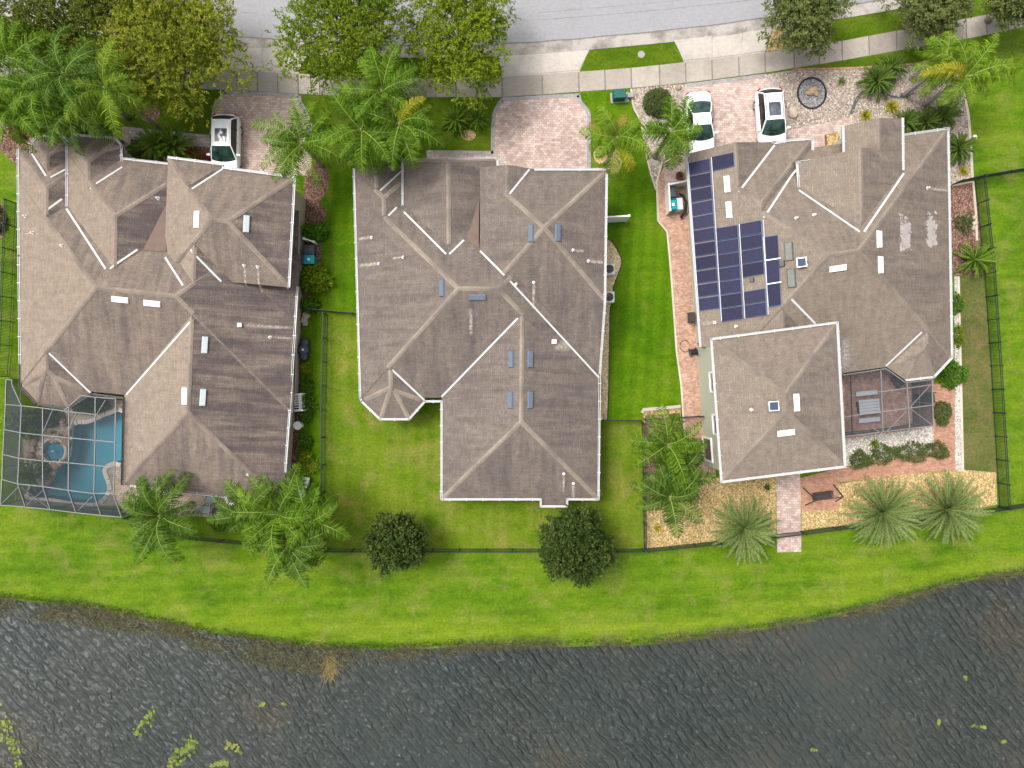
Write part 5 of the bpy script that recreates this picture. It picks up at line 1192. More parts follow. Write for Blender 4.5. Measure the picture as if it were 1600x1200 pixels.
for sx in (-1, 1):
    for sy in (-1, 1): m = MB(); m.box((sx*.58, sy*.30, .8), (.07,.07,1.6)); m.build('post', 'white_paint', r_, world=False)
    m = MB(); m.bar((sx*.58,-.42,1.6), (sx*.58,.42,1.6), .06, .09); m.build('crossbeam', 'white_paint', r_, world=False)
for i in range(7): m = MB(); m.bar((-.5+i*.166,-.3,1.66), (-.5+i*.166,.36,1.66), .05, .03); m.build('slat', 'white_paint', r_, world=False)
m = MB(); m.box((0,0,.42), (1.1,.45,.05)); m.build('seat', 'white_paint', r_, world=False)
# sectional seat on the screened patio
c = P(1352,635); r_ = empty('outdoor_daybed', c, 'pale grey slatted outdoor table with benches on the screened patio', 'patio set', rz=R(6))
for i in range(5): m = MB(); m.box((0,-.42+i*.21,.60), (1.45,.19,.05)); m.build('slat', 'cushion', r_, world=False)
for sy in (-1, 1):
    m = MB(); m.box((0, sy*.95, .40), (1.5,.32,.06)); m.build('bench', 'cushion', r_, world=False); m = MB(); m.box((-.6, sy*.95, .19), (.06,.25,.38)); m.box((.6, sy*.95, .19), (.06,.25,.38)); m.build('bench_leg', 'dark_metal', r_, world=False)
for sx in (-1, 1): m = MB(); m.box((sx*.6,0,.29), (.08,.8,.58)); m.build('trestle', 'dark_metal', r_, world=False)
c = P(1408,590); r_ = empty('outdoor_sofa', c, 'dark grey wicker sofa in the corner of the screened patio', 'sofa', rz=R(35)); m = MB(); m.box((0,0,.22), (1.5,.75,.44)); m.build('seat', 'bin_grey', r_, world=False); m = MB(); m.box((0,.34,.55), (1.5,.16,.5)); m.build('backrest', 'bin_grey', r_, world=False)
for sx in (-1, 1): m = MB(); m.box((sx*.72,0,.45), (.14,.75,.35)); m.build('armrest', 'bin_grey', r_, world=False)
c = P(1438,622); r_ = empty('plant_shelf', c, 'dark open shelf rack inside the screened patio', 'shelf', rz=R(8)); 
for z in (.3, .9): m = MB(); m.box((0,0,z), (1.0,.7,.04)); m.build('shelf', 'dark_metal', r_, world=False)
for sx in (-1, 1):
    for sy in (-1, 1): m = MB(); m.box((sx*.48, sy*.33, .6), (.05,.05,1.2)); m.build('post', 'dark_metal', r_, world=False)
# bits along the brick side path
c = P(1077,497); r_ = empty('wall_shelf', c, 'small dark wire rack against the side wall of the right house', 'rack', rz=R(3)); 
for z in (.2, .6, 1.0): m = MB(); m.box((0,0,z), (.34,.66,.03)); m.build('shelf', 'bronze', r_, world=False)
for sx in (-1, 1):
    for sy in (-1, 1): m = MB(); m.box((sx*.16, sy*.32, .5), (.03,.03,1.0)); m.build('post', 'bronze', r_, world=False)
c = P(1081,550); r_ = empty('hose_reel', c, 'black hose reel cart on the brick side path', 'hose reel', rz=R(10)); m = MB(); m.tube([(-.2,0,.35),(.2,0,.35)], .2, 14); m.build('drum', 'rubber', r_, world=False)
for sx in (-1, 1): m = MB(); m.tube([(sx*.22,0,.35),(sx*.25,0,.35)], .28, 16); m.build('side_disc', 'dark_metal', r_, world=False); m = MB(); m.bar((sx*.23,.1,.1), (sx*.23,-.35,.95), .03); m.build('handle', 'dark_metal', r_, world=False)
hp_ = [P(1070+8*math.cos(t), 541+9*math.sin(t), 0)+Vector((0,0,.04)) for t in np.linspace(.3, 5.6, 18)]; m = MB(); m.tube(hp_, .02, 6); tag(m.build('hose', 'rubber', None, True), 'thin dark hose looped on the brick side path', 'hose')
c = P(1300,225); r_ = empty('entry_planter', c, 'low brown box filled with yellow stones at the entry', 'planter'); m = MB(); 
a = [P(1288,212), P(1308,209), P(1308,222), P(1290,236)]; V = [(p.x, p.y, .0) for p in a]+[(p.x, p.y, .25) for p in a]; m.add(V, [(4,5,6,7),(0,1,5,4),(1,2,6,5),(2,3,7,6),(3,0,4,7)]); m.build('box', 'wood_brown', r_)
o = stones('fill_stones', [(1290,213),(1307,210),(1307,222),(1291,233)], 120, .10, .2, 'stones_tan', 31, .7, .28); o.parent = r_; o.matrix_parent_inverse = Matrix.Translation(-r_.location); o['kind'] = 'stuff'
for k_, (x, y) in enumerate(((1516,218),)):
    c = P(x, y); r_ = empty('path_light', c, 'small white post light at the edge of the front gravel', 'lamp'); m = MB(); m.lathe((c.x, c.y, 0), [(.04, 0), (.04, .5)], 10); m.build('stem', 'white_paint', r_); m = MB(); m.lathe((c.x, c.y, .5), [(.08, 0), (.16, .03), (.10, .12), (.02, .15)], 14); m.build('cap', 'white_paint', r_)
# ------------------------------------------------------------------ vegetation
def leafmesh(name, C, D, Nn, ln, wd, tint, mat, bend=.15):
    """rhombic leaves: centres C, directions D, normals Nn (all n x 3), lengths ln, widths wd"""
    n = len(C); S = np.cross(Nn, D); S /= np.linalg.norm(S, axis=1)[:, None]+1e-9
    a = C; b = C+D*(ln*.5)[:, None]+S*(wd*.5)[:, None]-Nn*(ln*bend*.3)[:, None]; c = C+D*ln[:, None]-Nn*(ln*bend)[:, None]; d = C+D*(ln*.5)[:, None]-S*(wd*.5)[:, None]-Nn*(ln*bend*.3)[:, None]
    V = np.stack([a, b, c, d], 1).reshape(-1, 3); F = np.arange(n*4).reshape(-1, 4)
    return mesh(name, V, F, mat, attr={'tint': np.clip(tint, 0, 1)})
def unit(a): return a/(np.linalg.norm(a, axis=1)[:, None]+1e-9)
def oak(px, py, rad, h, mat, label, name='oak_tree', seed=1, lobes=34, sprigs=46, leaves=15, ls=.15, ry=1.0, grp='street trees along the road', dense=1.0, irr=.0):
    """px, py is where the middle of the crown shows; the crown is a flattened dome of sprigs on branch ends"""
    r = np.random.default_rng(seed); top = P(px, py, h*.72); root = empty(name, (top.x, top.y, 0), label, 'tree', grp)
    hb = h*.32; C = []; D = []; N = []; T = []
    tips = []
    for i in range(lobes):
        a = i*2.399+r.uniform(-.4, .4); q = math.sqrt((i+.6)/lobes)*(.93+.14*r.random()) ; rr_ = rad*q*(1-.12*r.random())*(.82 if q > .6 else 1)*(1+(.13+irr)*math.sin(3*a+seed)+(.09+irr)*math.sin(5*a+seed*2))
        z = hb+(h-hb)*(.35+.58*math.sqrt(max(0, 1-q*q))*(.85+.3*r.random())) - (.10*h if q > .8 else 0)
        tips.append((rr_*math.cos(a), ry*rr_*math.sin(a), z, rad*(.20+.13*r.random())*dense))
        if q < .75: tips.append((rr_*math.cos(a+.5)*.9, ry*rr_*math.sin(a+.5)*.9, z-h*.22, rad*.22))
    for (x, y, z, lr) in tips:
        lt = r.uniform(-.22, .22); ns = int(sprigs*(.7+.6*r.random()))
        d = unit(r.normal(size=(ns, 3))+np.array([x, y, 0])/rad*.5+np.array([0, 0, .35])); rad_ = lr*(.25+.85*r.random(ns)**.5)
        base = np.array([x, y, z])+d*rad_[:, None]*np.array([1, 1, .62])
        sd = unit(d+r.normal(size=(ns, 3))*.5); tl = .25+.35*r.random(ns)
        for k_ in range(leaves):
            t = (k_+.5)/leaves
            C.append(base+sd*(tl*t)[:, None]+r.normal(size=(ns, 3))*.035); dd = unit(sd+r.normal(size=(ns, 3))*.75); D.append(dd)
            nn = unit(r.normal(size=(ns, 3))*.65+np.array([0, 0, 1.0])); N.append(nn); T.append(np.clip(.45+lt+.18*r.normal(size=ns)+.14*(t-.5), 0, 1))
    C = np.concatenate(C); D = np.concatenate(D); N = np.concatenate(N); T = np.concatenate(T); n = len(C)
    N = unit(N-D*(N*D).sum(1)[:, None])
    me = leafmesh('crown', C, D, N, ls*(.7+.6*r.random(n)), ls*.55*(.7+.6*r.random(n)), T, mat); link('crown', me, root, False)
    m = MB(); m.tube([(0,0,-.1), (0,0,.3), (.05,.02,hb*.6), (.02,.05,hb)], [.30,.22,.19,.17], 10); m.build('trunk', 'bark', root, True, False)
    m = MB()
    for i, (x, y, z, lr) in enumerate(tips):
        if i % 2 == 0: m.tube([(0,0,hb*.9), (x*.35, y*.35, hb+(z-hb)*.45), (x*.75, y*.75, hb+(z-hb)*.85), (x, y, z)], [.11,.075,.04,.015], 5)
    o = m.build('limbs', 'bark', root, True, False); o['kind'] = 'stuff'
    return root
oak(262,66, 5.1, 7.2, 'leaf_yellow', 'large yellow green oak overhanging the left house drive', seed=2, lobes=46, sprigs=48)
oak(80,30, 4.2, 6.8, 'leaf_olive', 'dark olive oak at the top left corner above palms', seed=3, lobes=30, sprigs=34)
oak(175,-5, 3.4, 7.0, 'leaf_olive', 'olive oak cut by the top edge beside the yellow oak', seed=13, lobes=24, sprigs=36)
oak(542,40, 4.9, 7.2, 'leaf_oak', 'bright green oak between the first two drives', seed=4, lobes=40, sprigs=44)
oak(722,50, 3.7, 7.0, 'leaf_oak', 'green oak left of the middle drive apron', seed=5, lobes=34, sprigs=44, ry=1.2)
oak(1262,14, 2.85, 5.4, 'leaf_greyoak', 'grey green tree beside the golden rock verge', seed=6, lobes=28, sprigs=46)
oak(1460,4, 2.6, 4.8, 'leaf_greyoak', 'grey green tree over the pavement at upper right', seed=7, lobes=24, sprigs=46)
oak(1594,-6, 2.0, 4.6, 'leaf_greyoak', 'grey green tree cut by the top right corner', seed=8, lobes=20, sprigs=44)
oak(618,849, 1.95, 4.6, 'leaf_dark', 'smaller dark round tree at the back fence of middle lawn', 'round_tree', 9, 26, 40, 13, .19, grp='dark round trees on the back fence', irr=.07)
oak(899,854, 2.4, 5.0, 'leaf_dark', 'larger dark round tree at the back fence of middle lawn', 'round_tree', 10, 32, 46, 13, .19, grp='dark round trees on the back fence', irr=.07)

FR = {}
def frond_mesh(key, L, e0, e1, n, ll, mat, seed, wd=.06, fwd=.55, droop=.5, twist=.0, stiff=False):
    """an arching pinnate leaf in the local xz plane, base at the origin"""
    if key in FR: return FR[key]
    r = random.Random(seed); S = 14; pts = []; p = Vector((0,0,0)); dirs = []; side = r.uniform(-.7, .7)*(0 if stiff else 1)
    for i in range(S+1):
        t = i/S; e = e0+(e1-e0)*t**1.15; yaw = side*t*t; d = Vector((math.cos(e)*math.cos(yaw), math.cos(e)*math.sin(yaw), math.sin(e))); pts.append(p.copy()); dirs.append(d); p = p+d*(L/S)
    V = []; F = []; MI = []; T = []
    for i in range(S):      # midrib
        a, b = pts[i], pts[i+1]; w0, w1 = .028*(1-i/S)+.006, .028*(1-(i+1)/S)+.006; up = Vector((0,0,1)); sd = dirs[i].cross(up).normalized(); bs = len(V)
        V += [a-sd*w0, a+sd*w0, b+sd*w1, b-sd*w1, a+up*w0*.8, b+up*w1*.8]; F += [(bs, bs+4, bs+5, bs+3), (bs+4, bs+1, bs+2, bs+5)]; MI += [1, 1]; T += [.5, .5]
    for i in range(n):
        t = .10+.90*(i+.5)/n; f = t*S; k_ = min(int(f), S-1); q = pts[k_].lerp(pts[k_+1], f-k_); d = dirs[k_]; sd = d.cross(Vector((0,0,1))).normalized(); up = sd.cross(d).normalized()
        prof = math.sin(math.pi*min(1, .12+.88*t))**.55 if not stiff else (math.sin(math.pi*min(1, .15+.80*t))**.7)
        for sg in (-1, 1):
            l = ll*prof*(.82+.3*r.random())+.05; fw = fwd*(.7+.6*r.random())*(1+.9*max(0, t-.8)*5*.3); dr = droop*(.35+1.3*r.random())
            u = (sd*sg+d*fw+up*(.22*r.uniform(-.3, 1.3) if not stiff else .30)).normalized(); mid = q+u*(l*.5); tip = q+(u*.80+Vector((0,0,-1))*dr).normalized()*l
            side2 = d*wd*.5; bs = len(V); V += [q-side2*.6, q+side2*.6, mid+side2, tip, mid-side2]; F += [(bs, bs+1, bs+2, bs+4), (bs+4, bs+2, bs+3)]; MI += [0, 0]; tt = .5+r.uniform(-.5, .5); T += [tt, tt]
    me = mesh('frond', V, F, [mat, 'rachis'], midx=MI, attr={'tint': T}); FR[key] = me; return me
def palm(px, py, h, L, nf, mat, label, seed=1, ll=.72, grp='feathery palms', odd=None, trunk=True, lean=(0,0), name='queen_palm', e_hi=1.15, tr=.15, wind=0.0):
    nf = int(nf*1.55); L = L*1.1; r = random.Random(seed); top = P(px, py, h); base = Vector((top.x-lean[0], top.y-lean[1], 0)); root = empty(name, base, label, 'palm', grp); tl = Vector((lean[0], lean[1], h))
    if trunk:
        m = MB(); n = 9; m.tube([Vector((lean[0]*(i/n)**1.4, lean[1]*(i/n)**1.4, h*i/n-.05)) for i in range(n+1)], [tr*1.35]+[tr*(1.05-.25*i/n) for i in range(1, n+1)], 10); m.build('trunk', 'palm_bark', root, True, False)
        m = MB(); m.tube([tl+Vector((0,0,-.25)), tl+Vector((0,0,.05)), tl+Vector((0,0,.45))], [tr*.8, tr*.95, tr*.25], 8); m.build('crown_shaft', 'rachis', root, True, False)
    for i in range(nf):
        a = i*2.39996+r.uniform(-.5, .5); lay = i/max(nf-1, 1); e0 = e_hi*(1-lay)+.22*lay+r.uniform(-.1, .1); v = r.randint(0, 2); band = min(3, int(lay*4))
        mt = mat if odd is None or i not in odd else odd[i]
        e0q = (1.15, .85, .55, .25)[band] if e_hi > 1 else (e_hi, e_hi*.75, e_hi*.5, .1)[band]
        me = frond_mesh((mat if mt == mat else mt, round(L, 1), band, v, round(ll, 2), round(e_hi, 2)), round(L, 1), e0q, e0q-1.75-.12*band, 30, ll, mt, 100+band*7+v*3+int(L*10), .068, .58, .5)
        o = link('frond', me, root, False); o.location = tl+Vector((0,0,.1)); s_ = .72+.42*r.random(); o.scale = (s_, s_, s_*r.uniform(.8, 1.15)); wd_ = .3*math.sin(seed*1.3-a); o.rotation_euler = (r.uniform(-.28, .28), r.uniform(-.15, .2), a+wd_)
    return root
Y = 'frond_yellow'
# palms at the upper left
palm(18,92, 6.5, 3.0, 13, 'frond_green', 'palm on the left edge beside the dark olive oak', 21)
palm(64,140, 6.5, 3.0, 14, 'frond_green', 'palm above the two front bays of the left house', 22)
palm(24,172, 6.0, 2.9, 13, 'frond_green', 'palm on the left edge above the left house corner', 23)
palm(104,118, 7.2, 3.0, 12, 'frond_deep', 'deep green palm in the middle of the upper left clump', 24)
palm(168,140, 6.8, 3.1, 14, 'frond_bright', 'bright palm hanging toward the yellow oak and entry path', 25)
palm(118,178, 5.5, 2.6, 12, 'frond_deep', 'low deep green palm above the left house front bay', 26)
# palms before the left and middle houses
palm(474,226, 4.6, 3.4, 20, 'frond_green', 'palm leaning over the left house drive corner', 27)
palm(566,205, 6.5, 3.0, 14, 'frond_green', 'left palm of the clump before the middle house', 28)
palm(625,196, 6.8, 3.0, 14, 'frond_green', 'right palm of the clump before the middle house', 29, odd={3: Y})
palm(598,145, 7.2, 2.9, 13, 'frond_green', 'upper palm of the clump before the middle house', 30)
palm(590,232, 5.0, 2.4, 11, 'frond_deep', 'lowest palm of the clump before the middle house', 31)
palm(964,217, 5.2, 2.5, 12, 'frond_bright', 'palm right of the middle drive with orange dead fronds', 32, odd={9: 'frond_brown', 11: 'frond_brown', 10: Y})
palm(1047,208, 5.0, 2.3, 11, 'frond_green', 'palm in gravel with fronds over the sedan', 33)
palm(1506,122, 4.6, 3.1, 14, 'frond_bright', 'tall yellow green palm beside the far right lawn', 34, odd={4: Y, 9: Y, 13: Y})
palm(1462,112, 4.0, 2.3, 10, 'frond_bright', 'shorter yellow green palm in the front gravel', 35, odd={5: Y})
# palms behind the left house and in the right garden
palm(254,804, 4.4, 3.2, 26, 'frond_deep', 'palm behind the left house next to the pool enclosure', 36)
palm(438,800, 5.4, 3.1, 22, 'frond_green', 'upper palm at the rear right corner of left house', 37, odd={6: 'frond_bright', 9: 'frond_bright'})
palm(452,850, 5.6, 2.9, 16, 'frond_deep', 'lower palm at the rear fence corner of left house', 38)
palm(398,800, 5.2, 2.8, 12, 'frond_deep', 'low palm left of the rear right corner of left house', 45)
palm(486,812, 5.6, 2.7, 12, 'frond_green', 'palm beside the fence corner right of left house', 46, odd={4: 'frond_bright', 7: Y})
palm(1043,694, 5.5, 2.7, 13, 'frond_green', 'upper palm in the mulch bed beside the brick path', 39, odd={5: 'frond_bright', 8: 'frond_bright'})
palm(1046,775, 5.2, 2.6, 13, 'frond_deep', 'lower palm in the gravel bed by the back fence', 40)
palm(1060,738, 4.2, 2.3, 11, 'frond_deep', 'middle palm between two others beside the brick path', 41)
# stiff cycads: many straight leaves in a rosette
def cycad(px, py, h, L, nf, mat, label, seed, ll=.22, name='cycad', grp='cycads', trunk=.18, hi=1.45, lo=.02):
    r = random.Random(seed); top = P(px, py, h); root = empty(name, (top.x, top.y, 0), label, 'cycad', grp); m = MB(); m.tube([(0,0,0), (0,0,h*.5), (0,0,h)], [trunk*1.2, trunk, trunk*.7], 10); m.build('trunk', 'palm_bark', root, True, False)
    for i in range(nf):
        lay = i/(nf-1); a = i*2.39996+r.uniform(-.2, .2); band = min(4, int(lay*5)); v = r.randint(0, 1); e0 = hi+(lo-hi)*((band+.5)/5)**.8
        me = frond_mesh((mat, 'st', round(L, 1), band, v, ll), round(L, 1), e0, e0-.55-.10*band, 40, ll*.72, mat, 300+band*5+v, .045, 1.25, .10, 0, True)
        o = link('frond', me, root, False); o.location = (0, 0, h); s_ = .85+.28*r.random(); o.scale = (s_,)*3; o.rotation_euler = (r.uniform(-.08, .08), r.uniform(-.08, .08), a)
    return root
cycad(1161,826, 1.0, 2.4, 104, 'frond_silver', 'silvery green cycad left of the garden walk', 51, .26)
cycad(1377,800, 1.1, 2.6, 112, 'frond_silver', 'left of the two silvery cycads behind the right house', 52, .28)
cycad(1477,795, 1.1, 2.6, 112, 'frond_silver', 'right of the two silvery cycads behind the right house', 53, .28)
cycad(1369,127, .6, 1.45, 60, 'frond_sago', 'round dark green sago in the front gravel bed', 54, .18, 'sago', 'sagos')
cycad(1391,106, .5, 1.2, 34, 'frond_sago', 'smaller sago behind the round one at the gravel edge', 55, .17, 'sago', 'sagos')
cycad(712,188, .5, 1.15, 40, 'frond_green', 'larger of two small palms on the middle front lawn', 56, .17, 'sago', 'sagos')
cycad(746,184, .5, .95, 32, 'frond_green', 'smaller of two small palms on the middle front lawn', 57, .16, 'sago', 'sagos')
cycad(1497,232, .5, 1.25, 46, 'frond_sago', 'sago against the right wall of the right house', 58, .18, 'sago', 'sagos')
cycad(1414,192, .5, 1.1, 40, 'frond_sago', 'sago left of the fan clump by the entry tower', 59, .17, 'sago', 'sagos')
cycad(1446,192, .5, 1.2, 40, 'frond_sago', 'sago in the middle of the clump before the right wing', 60, .17, 'sago', 'sagos')
cycad(1472,182, .5, 1.2, 40, 'frond_sago', 'sago at the right of the clump before the right wing', 61, .17, 'sago', 'sagos')
cycad(1522,406, .6, 1.35, 34, 'frond_green', 'bright sago in the bed against the right side fence', 62, .2, 'sago', 'sagos')
cycad(246,226, .9, 1.6, 40, 'frond_green', 'left pygmy palm beside the entry path of left house', 63, .24, 'pygmy_palm', 'pygmy palms')
cycad(272,228, .8, 1.4, 36, 'frond_green', 'right pygmy palm beside the entry path of left house', 64, .24, 'pygmy_palm', 'pygmy palms')
cycad(50,742, .8, 1.2, 30, 'frond_deep', 'pygmy palm in the pool enclosure near the shallow shelf', 65, .22, 'pygmy_palm', 'pygmy palms')
def shrub(px, py, rx, ry, h, mat, label, n=1500, ls=.14, seed=1, name='shrub', grp=None, lump=.25, aspect=.55):
    r = np.random.default_rng(seed); c = P(px, py); root = empty(name, c, label, 'shrub', grp)
    d = unit(r.normal(size=(n, 3))); d[:, 2] = np.abs(d[:, 2]); ph = r.uniform(0, 6.28, 4); an = np.arctan2(d[:, 1], d[:, 0]); f = 1+lump*(.5*np.sin(an*3+ph[0])+.5*np.sin(an*5+ph[1])*np.cos(d[:, 2]*5+ph[2]))
    q = (.55+.45*r.random(n)**.6)*f; C = d*q[:, None]*np.array([rx, ry, h])+np.array([0, 0, .05])
    D = unit(d*.8+r.normal(size=(n, 3))*.6); N = unit(r.normal(size=(n, 3))*.5+np.array([0, 0, 1.0])+d*.3); N = unit(N-D*(N*D).sum(1)[:, None]); sz = ls*(.7+.6*r.random(n))
    me = leafmesh('foliage', C, D, N, sz, sz*aspect, .45+.2*r.normal(size=n)+.2*(d[:, 2]-.5), mat); link('foliage', me, root, False)
    m = MB()
    for k_ in range(5): m.tube([(0,0,0), (rx*.25*math.cos(k_*1.26), ry*.25*math.sin(k_*1.26), h*.4), (rx*.5*math.cos(k_*1.26), ry*.5*math.sin(k_*1.26), h*.7)], [.03,.02,.01], 5)
    m.build('stems', 'bark', root, False, False); return root
shrub(1026,163, .98, 1.0, 1.3, 'leaf_hedge', 'clipped round bush in the gravel beside the sedan', 3200, .13, 71, 'round_bush', lump=.06)
shrub(494,366, .85, .60, 1.2, 'leaf_green', 'leafy green shrub above the small white slanted panel', 1100, .22, 72)
shrub(496,438, .95, .90, 1.2, 'leaf_lime', 'yellow green broadleaf shrub below the teal bin', 800, .36, 73, aspect=.35)
shrub(481,440, .45, .9, 1.2, 'leaf_green', 'narrow dark shrub between the wall and yellow shrub', 700, .2, 74)
shrub(486,478, .62, .50, .9, 'leaf_green', 'low green shrub at the gate beside left house', 900, .17, 75)
shrub(215,236, .55, .5, .8, 'leaf_green', 'small dark hedge end beside the entry path corner', 700, .12, 76)
shrub(302,248, .8, .5, .7, 'leaf_green', 'low green shrub beside the white suv on left drive', 900, .14, 77)
shrub(303,244, .35, .35, .95, 'leaf_red', 'red leaved plant between green shrubs near the suv', 160, .36, 78, aspect=.25)
shrub(322,250, .4, .4, .6, 'leaf_red', 'small red plant touching the drive edge near suv', 160, .22, 79, aspect=.3)
for k_, (x, y, rx, ry, lb) in enumerate(((1342,718,.85,.75,'leftmost grey green shrub below the screened patio'),(1380,708,1.1,.85,'second grey green shrub below the screened patio'),(1420,706,1.2,.9,'third grey green shrub below the screened patio'),(1459,703,.9,.75,'rightmost grey green shrub below the screened patio'))): shrub(x, y, rx*.95, ry*.8, .9, 'leaf_hedge', lb, 1000, .13, 80+k_, grp='grey green shrubs below the patio', lump=.35)
shrub(1484,585, .95, .95, 1.1, 'leaf_green', 'green shrub at the bottom right corner of right house', 1700, .15, 85, lump=.3)
shrub(1468,645, .55, .85, 1.0, 'leaf_hedge', 'dark shrub against the right side of patio enclosure', 1300, .13, 86)
shrub(1493,475, .3, .7, .7, 'leaf_green', 'narrow shrub on the right wall beside dull lawn', 600, .14, 87)
shrub(1494,525, .25, .8, .6, 'leaf_lime', 'narrow lime shrub on the right wall above the corner', 500, .14, 88)
shrub(1505,350, .6, .7, .4, 'leaf_hedge', 'sparse low plant among mulch by the pale stones', 500, .13, 89, lump=.5)
shrub(48,660, .75, .9, 1.6, 'leaf_lime', 'broad lime plant at the left of the pool enclosure', 420, .5, 90, aspect=.35)
shrub(140,634, .8, .5, 1.0, 'leaf_green', 'green plant at the upper wall of the pool enclosure', 700, .25, 91)
shrub(160,632, .5, .4, .8, 'leaf_green', 'second green plant by the pool against the house', 450, .22, 92)
shrub(82,652, .8, .6, .8, 'leaf_dark', 'dark plant between rocks at the top of the spa', 700, .2, 93)
shrub(75,730, .5, .45, .7, 'leaf_green', 'small green plant below the spa rocks', 450, .18, 94)
for k_, (x, y, rx, ry, mt, lb) in enumerate(((481,605,.4,.8,'leaf_green','loose green plant above the white trellis'),(483,632,.5,.7,'leaf_green','green vine around the white trellis'),(480,650,.35,.4,'leaf_green','small plant between trellis and bird bath'),(478,690,.45,.6,'leaf_green','leafy plant just below the white bird bath'),(480,712,.45,.5,'leaf_lime','lime plant above the grass tuft by left house'),(484,728,.75,.55,'leaf_lime','rounded lime grass tuft beside the left house'),(480,574,.35,.35,'leaf_lime','small lime plant below the dark drums'))): shrub(x, y, rx, ry, .7, mt, lb, 450, .17, 100+k_, aspect=.3 if k_ > 3 else .5, grp='border plants beside the left house')
shrub(350,822, 1.0, .28, .4, 'leaf_green', 'low flowering border in front of the black fire table', 700, .12, 110)
shrub(30,212, .5, .4, .6, 'leaf_red', 'red plant under palms at the left house corner', 200, .2, 111)
shrub(-2,345, .6, 1.0, .8, 'leaf_dark', 'dark shrub in the mulch ring on the left edge', 800, .16, 112)
shrub(120,205, 1.2, .6, 1.0, 'leaf_dark', 'dark foundation shrub under the upper left palms', 1400, .16, 113); shrub(65,200, 1.2, .7, 1.0, 'leaf_dark', 'dark foundation shrub left of the front bays', 1400, .16, 114)
shrub(600,246, 1.7, .5, 1.0, 'leaf_dark', 'dark foundation hedge under palms of the middle house', 1600, .16, 115)
def rosette(px, py, L, n, mat, label, seed=1, wd=.07, name='yucca', grp='spiky rosettes', e=(.15, 1.3)):
    r = random.Random(seed); c = P(px, py); root = empty(name, c, label, 'plant', grp)
    V = []; F = []; T = []
    for i in range(n):
        a = i*2.39996; el = e[1]+(e[0]-e[1])*(i/n); l = L*(.75+.4*r.random()); u = Vector((math.cos(a)*math.cos(el), math.sin(a)*math.cos(el), math.sin(el))); s = Vector((-math.sin(a), math.cos(a), 0)); b = len(V)
        V += [s*wd*.4, -s*wd*.4, u*l*.5-s*wd*.5, u*l+Vector((0,0,-.12*l)), u*l*.5+s*wd*.5]; V[b:] = [v+Vector((0,0,.12)) for v in V[b:]]; F += [(b, b+1, b+2, b+4), (b+4, b+2, b+3)]; tt = r.random(); T += [tt, tt]
    link('leaves', mesh('leaves', [tuple(v) for v in V], F, mat, attr={'tint': T}), root, False); m = MB(); m.lathe((0,0,0), [(.06, 0), (.07, .1), (.03, .18)], 8); m.build('stem', 'palm_bark', root, False, False)
rosette(1350,182, .62, 34, 'frond_yellow', 'yellow striped yucca nearest the entry walk', 1, .09)
rosette(1391,168, .72, 34, 'frond_yellow', 'yellow striped yucca above the entry tower', 2, .09)
rosette(1502,268, .5, 30, 'frond_yellow', 'yellow spiky plant by the right side fence corner', 3, .08)
rosette(1456,122, .85, 34, 'frond_bright', 'bright spiky plant below the shorter front palm', 4, .09)
rosette(1313,128, .45, 22, 'frond_silver', 'small grey agave between fountain circle and round sago', 5, .10)
rosette(1364,693, .5, 26, 'frond_bright', 'spiky bromeliad in pale rock below the patio', 6, .08)
rosette(1197,761, .4, 20, 'frond_sago', 'small dark spiky plant near the raised house corner', 7, .07)
rosette(1026,824, .45, 24, 'frond_yellow', 'yellow green spiky plant in the lower gravel corner', 8, .08)
rosette(84,676, .35, 20, 'frond_bright', 'small bright bromeliad beside the spa', 9, .07)

# ------------------------------------------------------------------ lake edge and lily pads
def shore_band(name, lo, hi, n, mat, label, hmin, hmax, wd, seed, dens=None, x0=-20, x1=1620, flat=.4, z0=-.17):
    r = np.random.default_rng(seed); C = []; 
    xs = r.uniform(x0, x1, n); sh = np.interp(xs, [p[0] for p in shore], [p[1] for p in shore]); l = np.interp(xs, [a for a, b in lo], [b for a, b in lo]); h = np.interp(xs, [a for a, b in hi], [b for a, b in hi]); t = r.random(n)
    ys = sh+l+(h-l)*t; X = (xs-800)/PPM; Yw = (600-ys)/PPM; base = np.stack([X, Yw, np.full(n, z0)], 1); return base, r, n
lo = [(-20,0),(1620,0)]; hi = [(-20,36),(180,38),(270,26),(330,44),(430,50),(520,54),(545,34),(600,24),(690,28),(720,10),(900,6),(1050,4),(1250,10),(1400,18),(1480,12),(1560,12),(1620,20)]
base, r, n = shore_band('r', lo, hi, 36000, None, None, 0, 0, 0, 5)
keep = (np.sin(base[:, 0]*1.3+np.sin(base[:, 1]*2.1)*1.5)+np.sin(base[:, 0]*.45+2)+r.normal(size=n)*.8) > -.5; base = base[keep]; n = len(base)
az = r.uniform(0, 6.28, n); el = r.uniform(-.05, .7, n)**1.0; D = np.stack([np.cos(az)*np.cos(el), np.sin(az)*np.cos(el)*.6, np.sin(el)], 1); D = unit(D); N = unit(np.stack([-np.sin(az), np.cos(az), np.full(n, 1.5)], 1)); N = unit(N-D*(N*D).sum(1)[:, None]); ln = r.uniform(.25, .75, n)
me = leafmesh('reeds', base, D, N, ln, np.full(n, .034), r.random(n), 'leaf_reed', .25); tag(link('reeds', me), 'matted dead reeds along the water edge', 'reeds', kind='stuff')
base, r, n = shore_band('g', [(-20,-3),(1620,-3)], [(-20,7),(250,6),(330,11),(560,9),(700,5),(1000,3),(1620,6)], 9000, None, None, 0, 0, 0, 6, z0=.0)
D = unit(r.normal(size=(n, 3))+np.array([0, -.2, .4])); N = unit(r.normal(size=(n, 3))*.5+np.array([0, 0, 1.])); N = unit(N-D*(N*D).sum(1)[:, None]); base[:, 2] = r.uniform(-.12, .03, n)
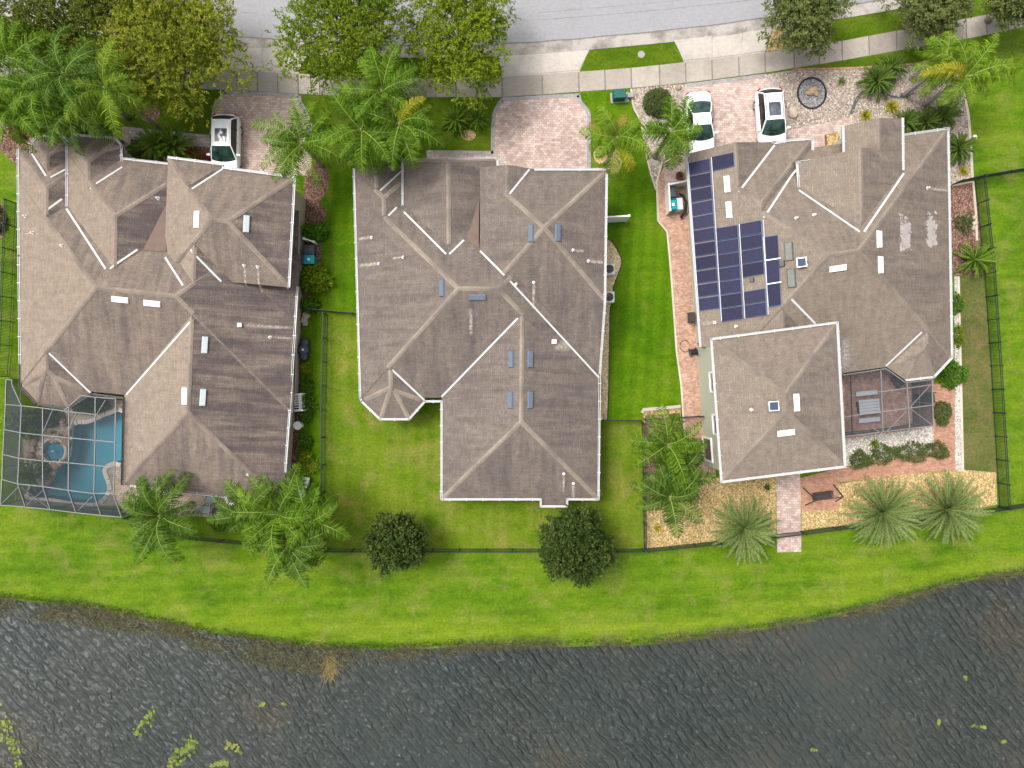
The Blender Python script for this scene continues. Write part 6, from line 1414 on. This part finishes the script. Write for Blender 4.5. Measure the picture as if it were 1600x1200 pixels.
me = leafmesh('bank_plants', base, D, N, r.uniform(.06, .16, n), r.uniform(.03, .08, n), r.random(n), 'leaf_shore', .1); tag(link('bank_plants', me), 'low leafy plants fringing the lake bank', 'plants', kind='stuff')
n = 240; r = np.random.default_rng(9); c = P(515,1038); base = np.stack([c.x+r.normal(size=n)*.22, c.y+r.normal(size=n)*.35, np.full(n, -.17)], 1); az = r.normal(1.2, .5, n)-2.6; el = r.uniform(.1, .8, n); D = np.stack([np.cos(az)*np.cos(el), np.sin(az)*np.cos(el), np.sin(el)], 1); N = unit(np.stack([-np.sin(az), np.cos(az), np.full(n, 1.2)], 1)); N = unit(N-D*(N*D).sum(1)[:, None])
me = leafmesh('blades', base, D, N, r.uniform(.4, .95, n), np.full(n, .035), r.uniform(.2, 1, n), 'leaf_straw', .25); e_ = empty('reed_tuft', c, 'straw coloured reed tuft standing at the lake edge', 'reeds'); link('blades', me, e_)['kind'] = 'stuff'
def pads(px, py, rx, ry, n, label, seed, tilt=0):
    r = random.Random(seed); root = empty('lily_patch', P(px, py)+Vector((0,0,-.15)), label, 'water lilies', 'lily pad patches')
    V = []; F = []; T = []; 
    for i in range(n):
        t = r.uniform(-1, 1); x = t*rx+r.gauss(0, rx*.22); y = tilt*t*ry+r.gauss(0, ry*.35); c = P(px+x, py+y); s = r.uniform(.08, .155); a0 = r.uniform(0, 6.28); z = -.148+i*.0007; b = len(V); tl = r.uniform(-.15, .15); tb = r.uniform(0, 6.28)
        V.append((c.x, c.y, z)); K = 11
        for k_ in range(K): a = a0+.25+(6.28-.5)*k_/(K-1); V.append((c.x+s*math.cos(a), c.y+s*math.sin(a)*.92, z+.005+s*tl*math.cos(a-tb)*.5+.01))
        F += [(b, b+1+k_, b+2+k_) for k_ in range(K-1)]; T += [r.random()]*(K-1)
    o = obj('pads', V, F, 'leaf_pad', root, attr={'tint': T}); o['kind'] = 'stuff'
pads(14,1155, 14, 30, 70, 'lily pads at the left edge of the lake', 1, .9); pads(225,1130, 15, 18, 36, 'small lily patch left of centre, highest on the lake', 2, -.8); pads(280,1180, 22, 24, 80, 'largest lily patch at the bottom edge', 3, -.8)
pads(362,1167, 9, 11, 22, 'small upright lily patch right of the largest one', 4, .6); pads(342,1196, 12, 6, 22, 'lily patch cut by the bottom edge', 5, -.4)
for k_, (x, y, nn, lb) in enumerate(((408,1102,3,'few pads floating near the reed bank'),(444,1102,2,'two pads floating below the straw reed tuft'),(1465,1130,4,'few pads left of two others at lower right'),(1524,1136,5,'few pads floating at lower right'),(1538,1138,5,'pads beside another few at lower right'),(1571,1160,6,'pads nearest the lower right corner'),(1271,1173,4,'few pads at the bottom right of centre'),(1508,1061,3,'pair of pads highest at the right'))): pads(x, y, 4, 3, nn, lb, 20+k_)
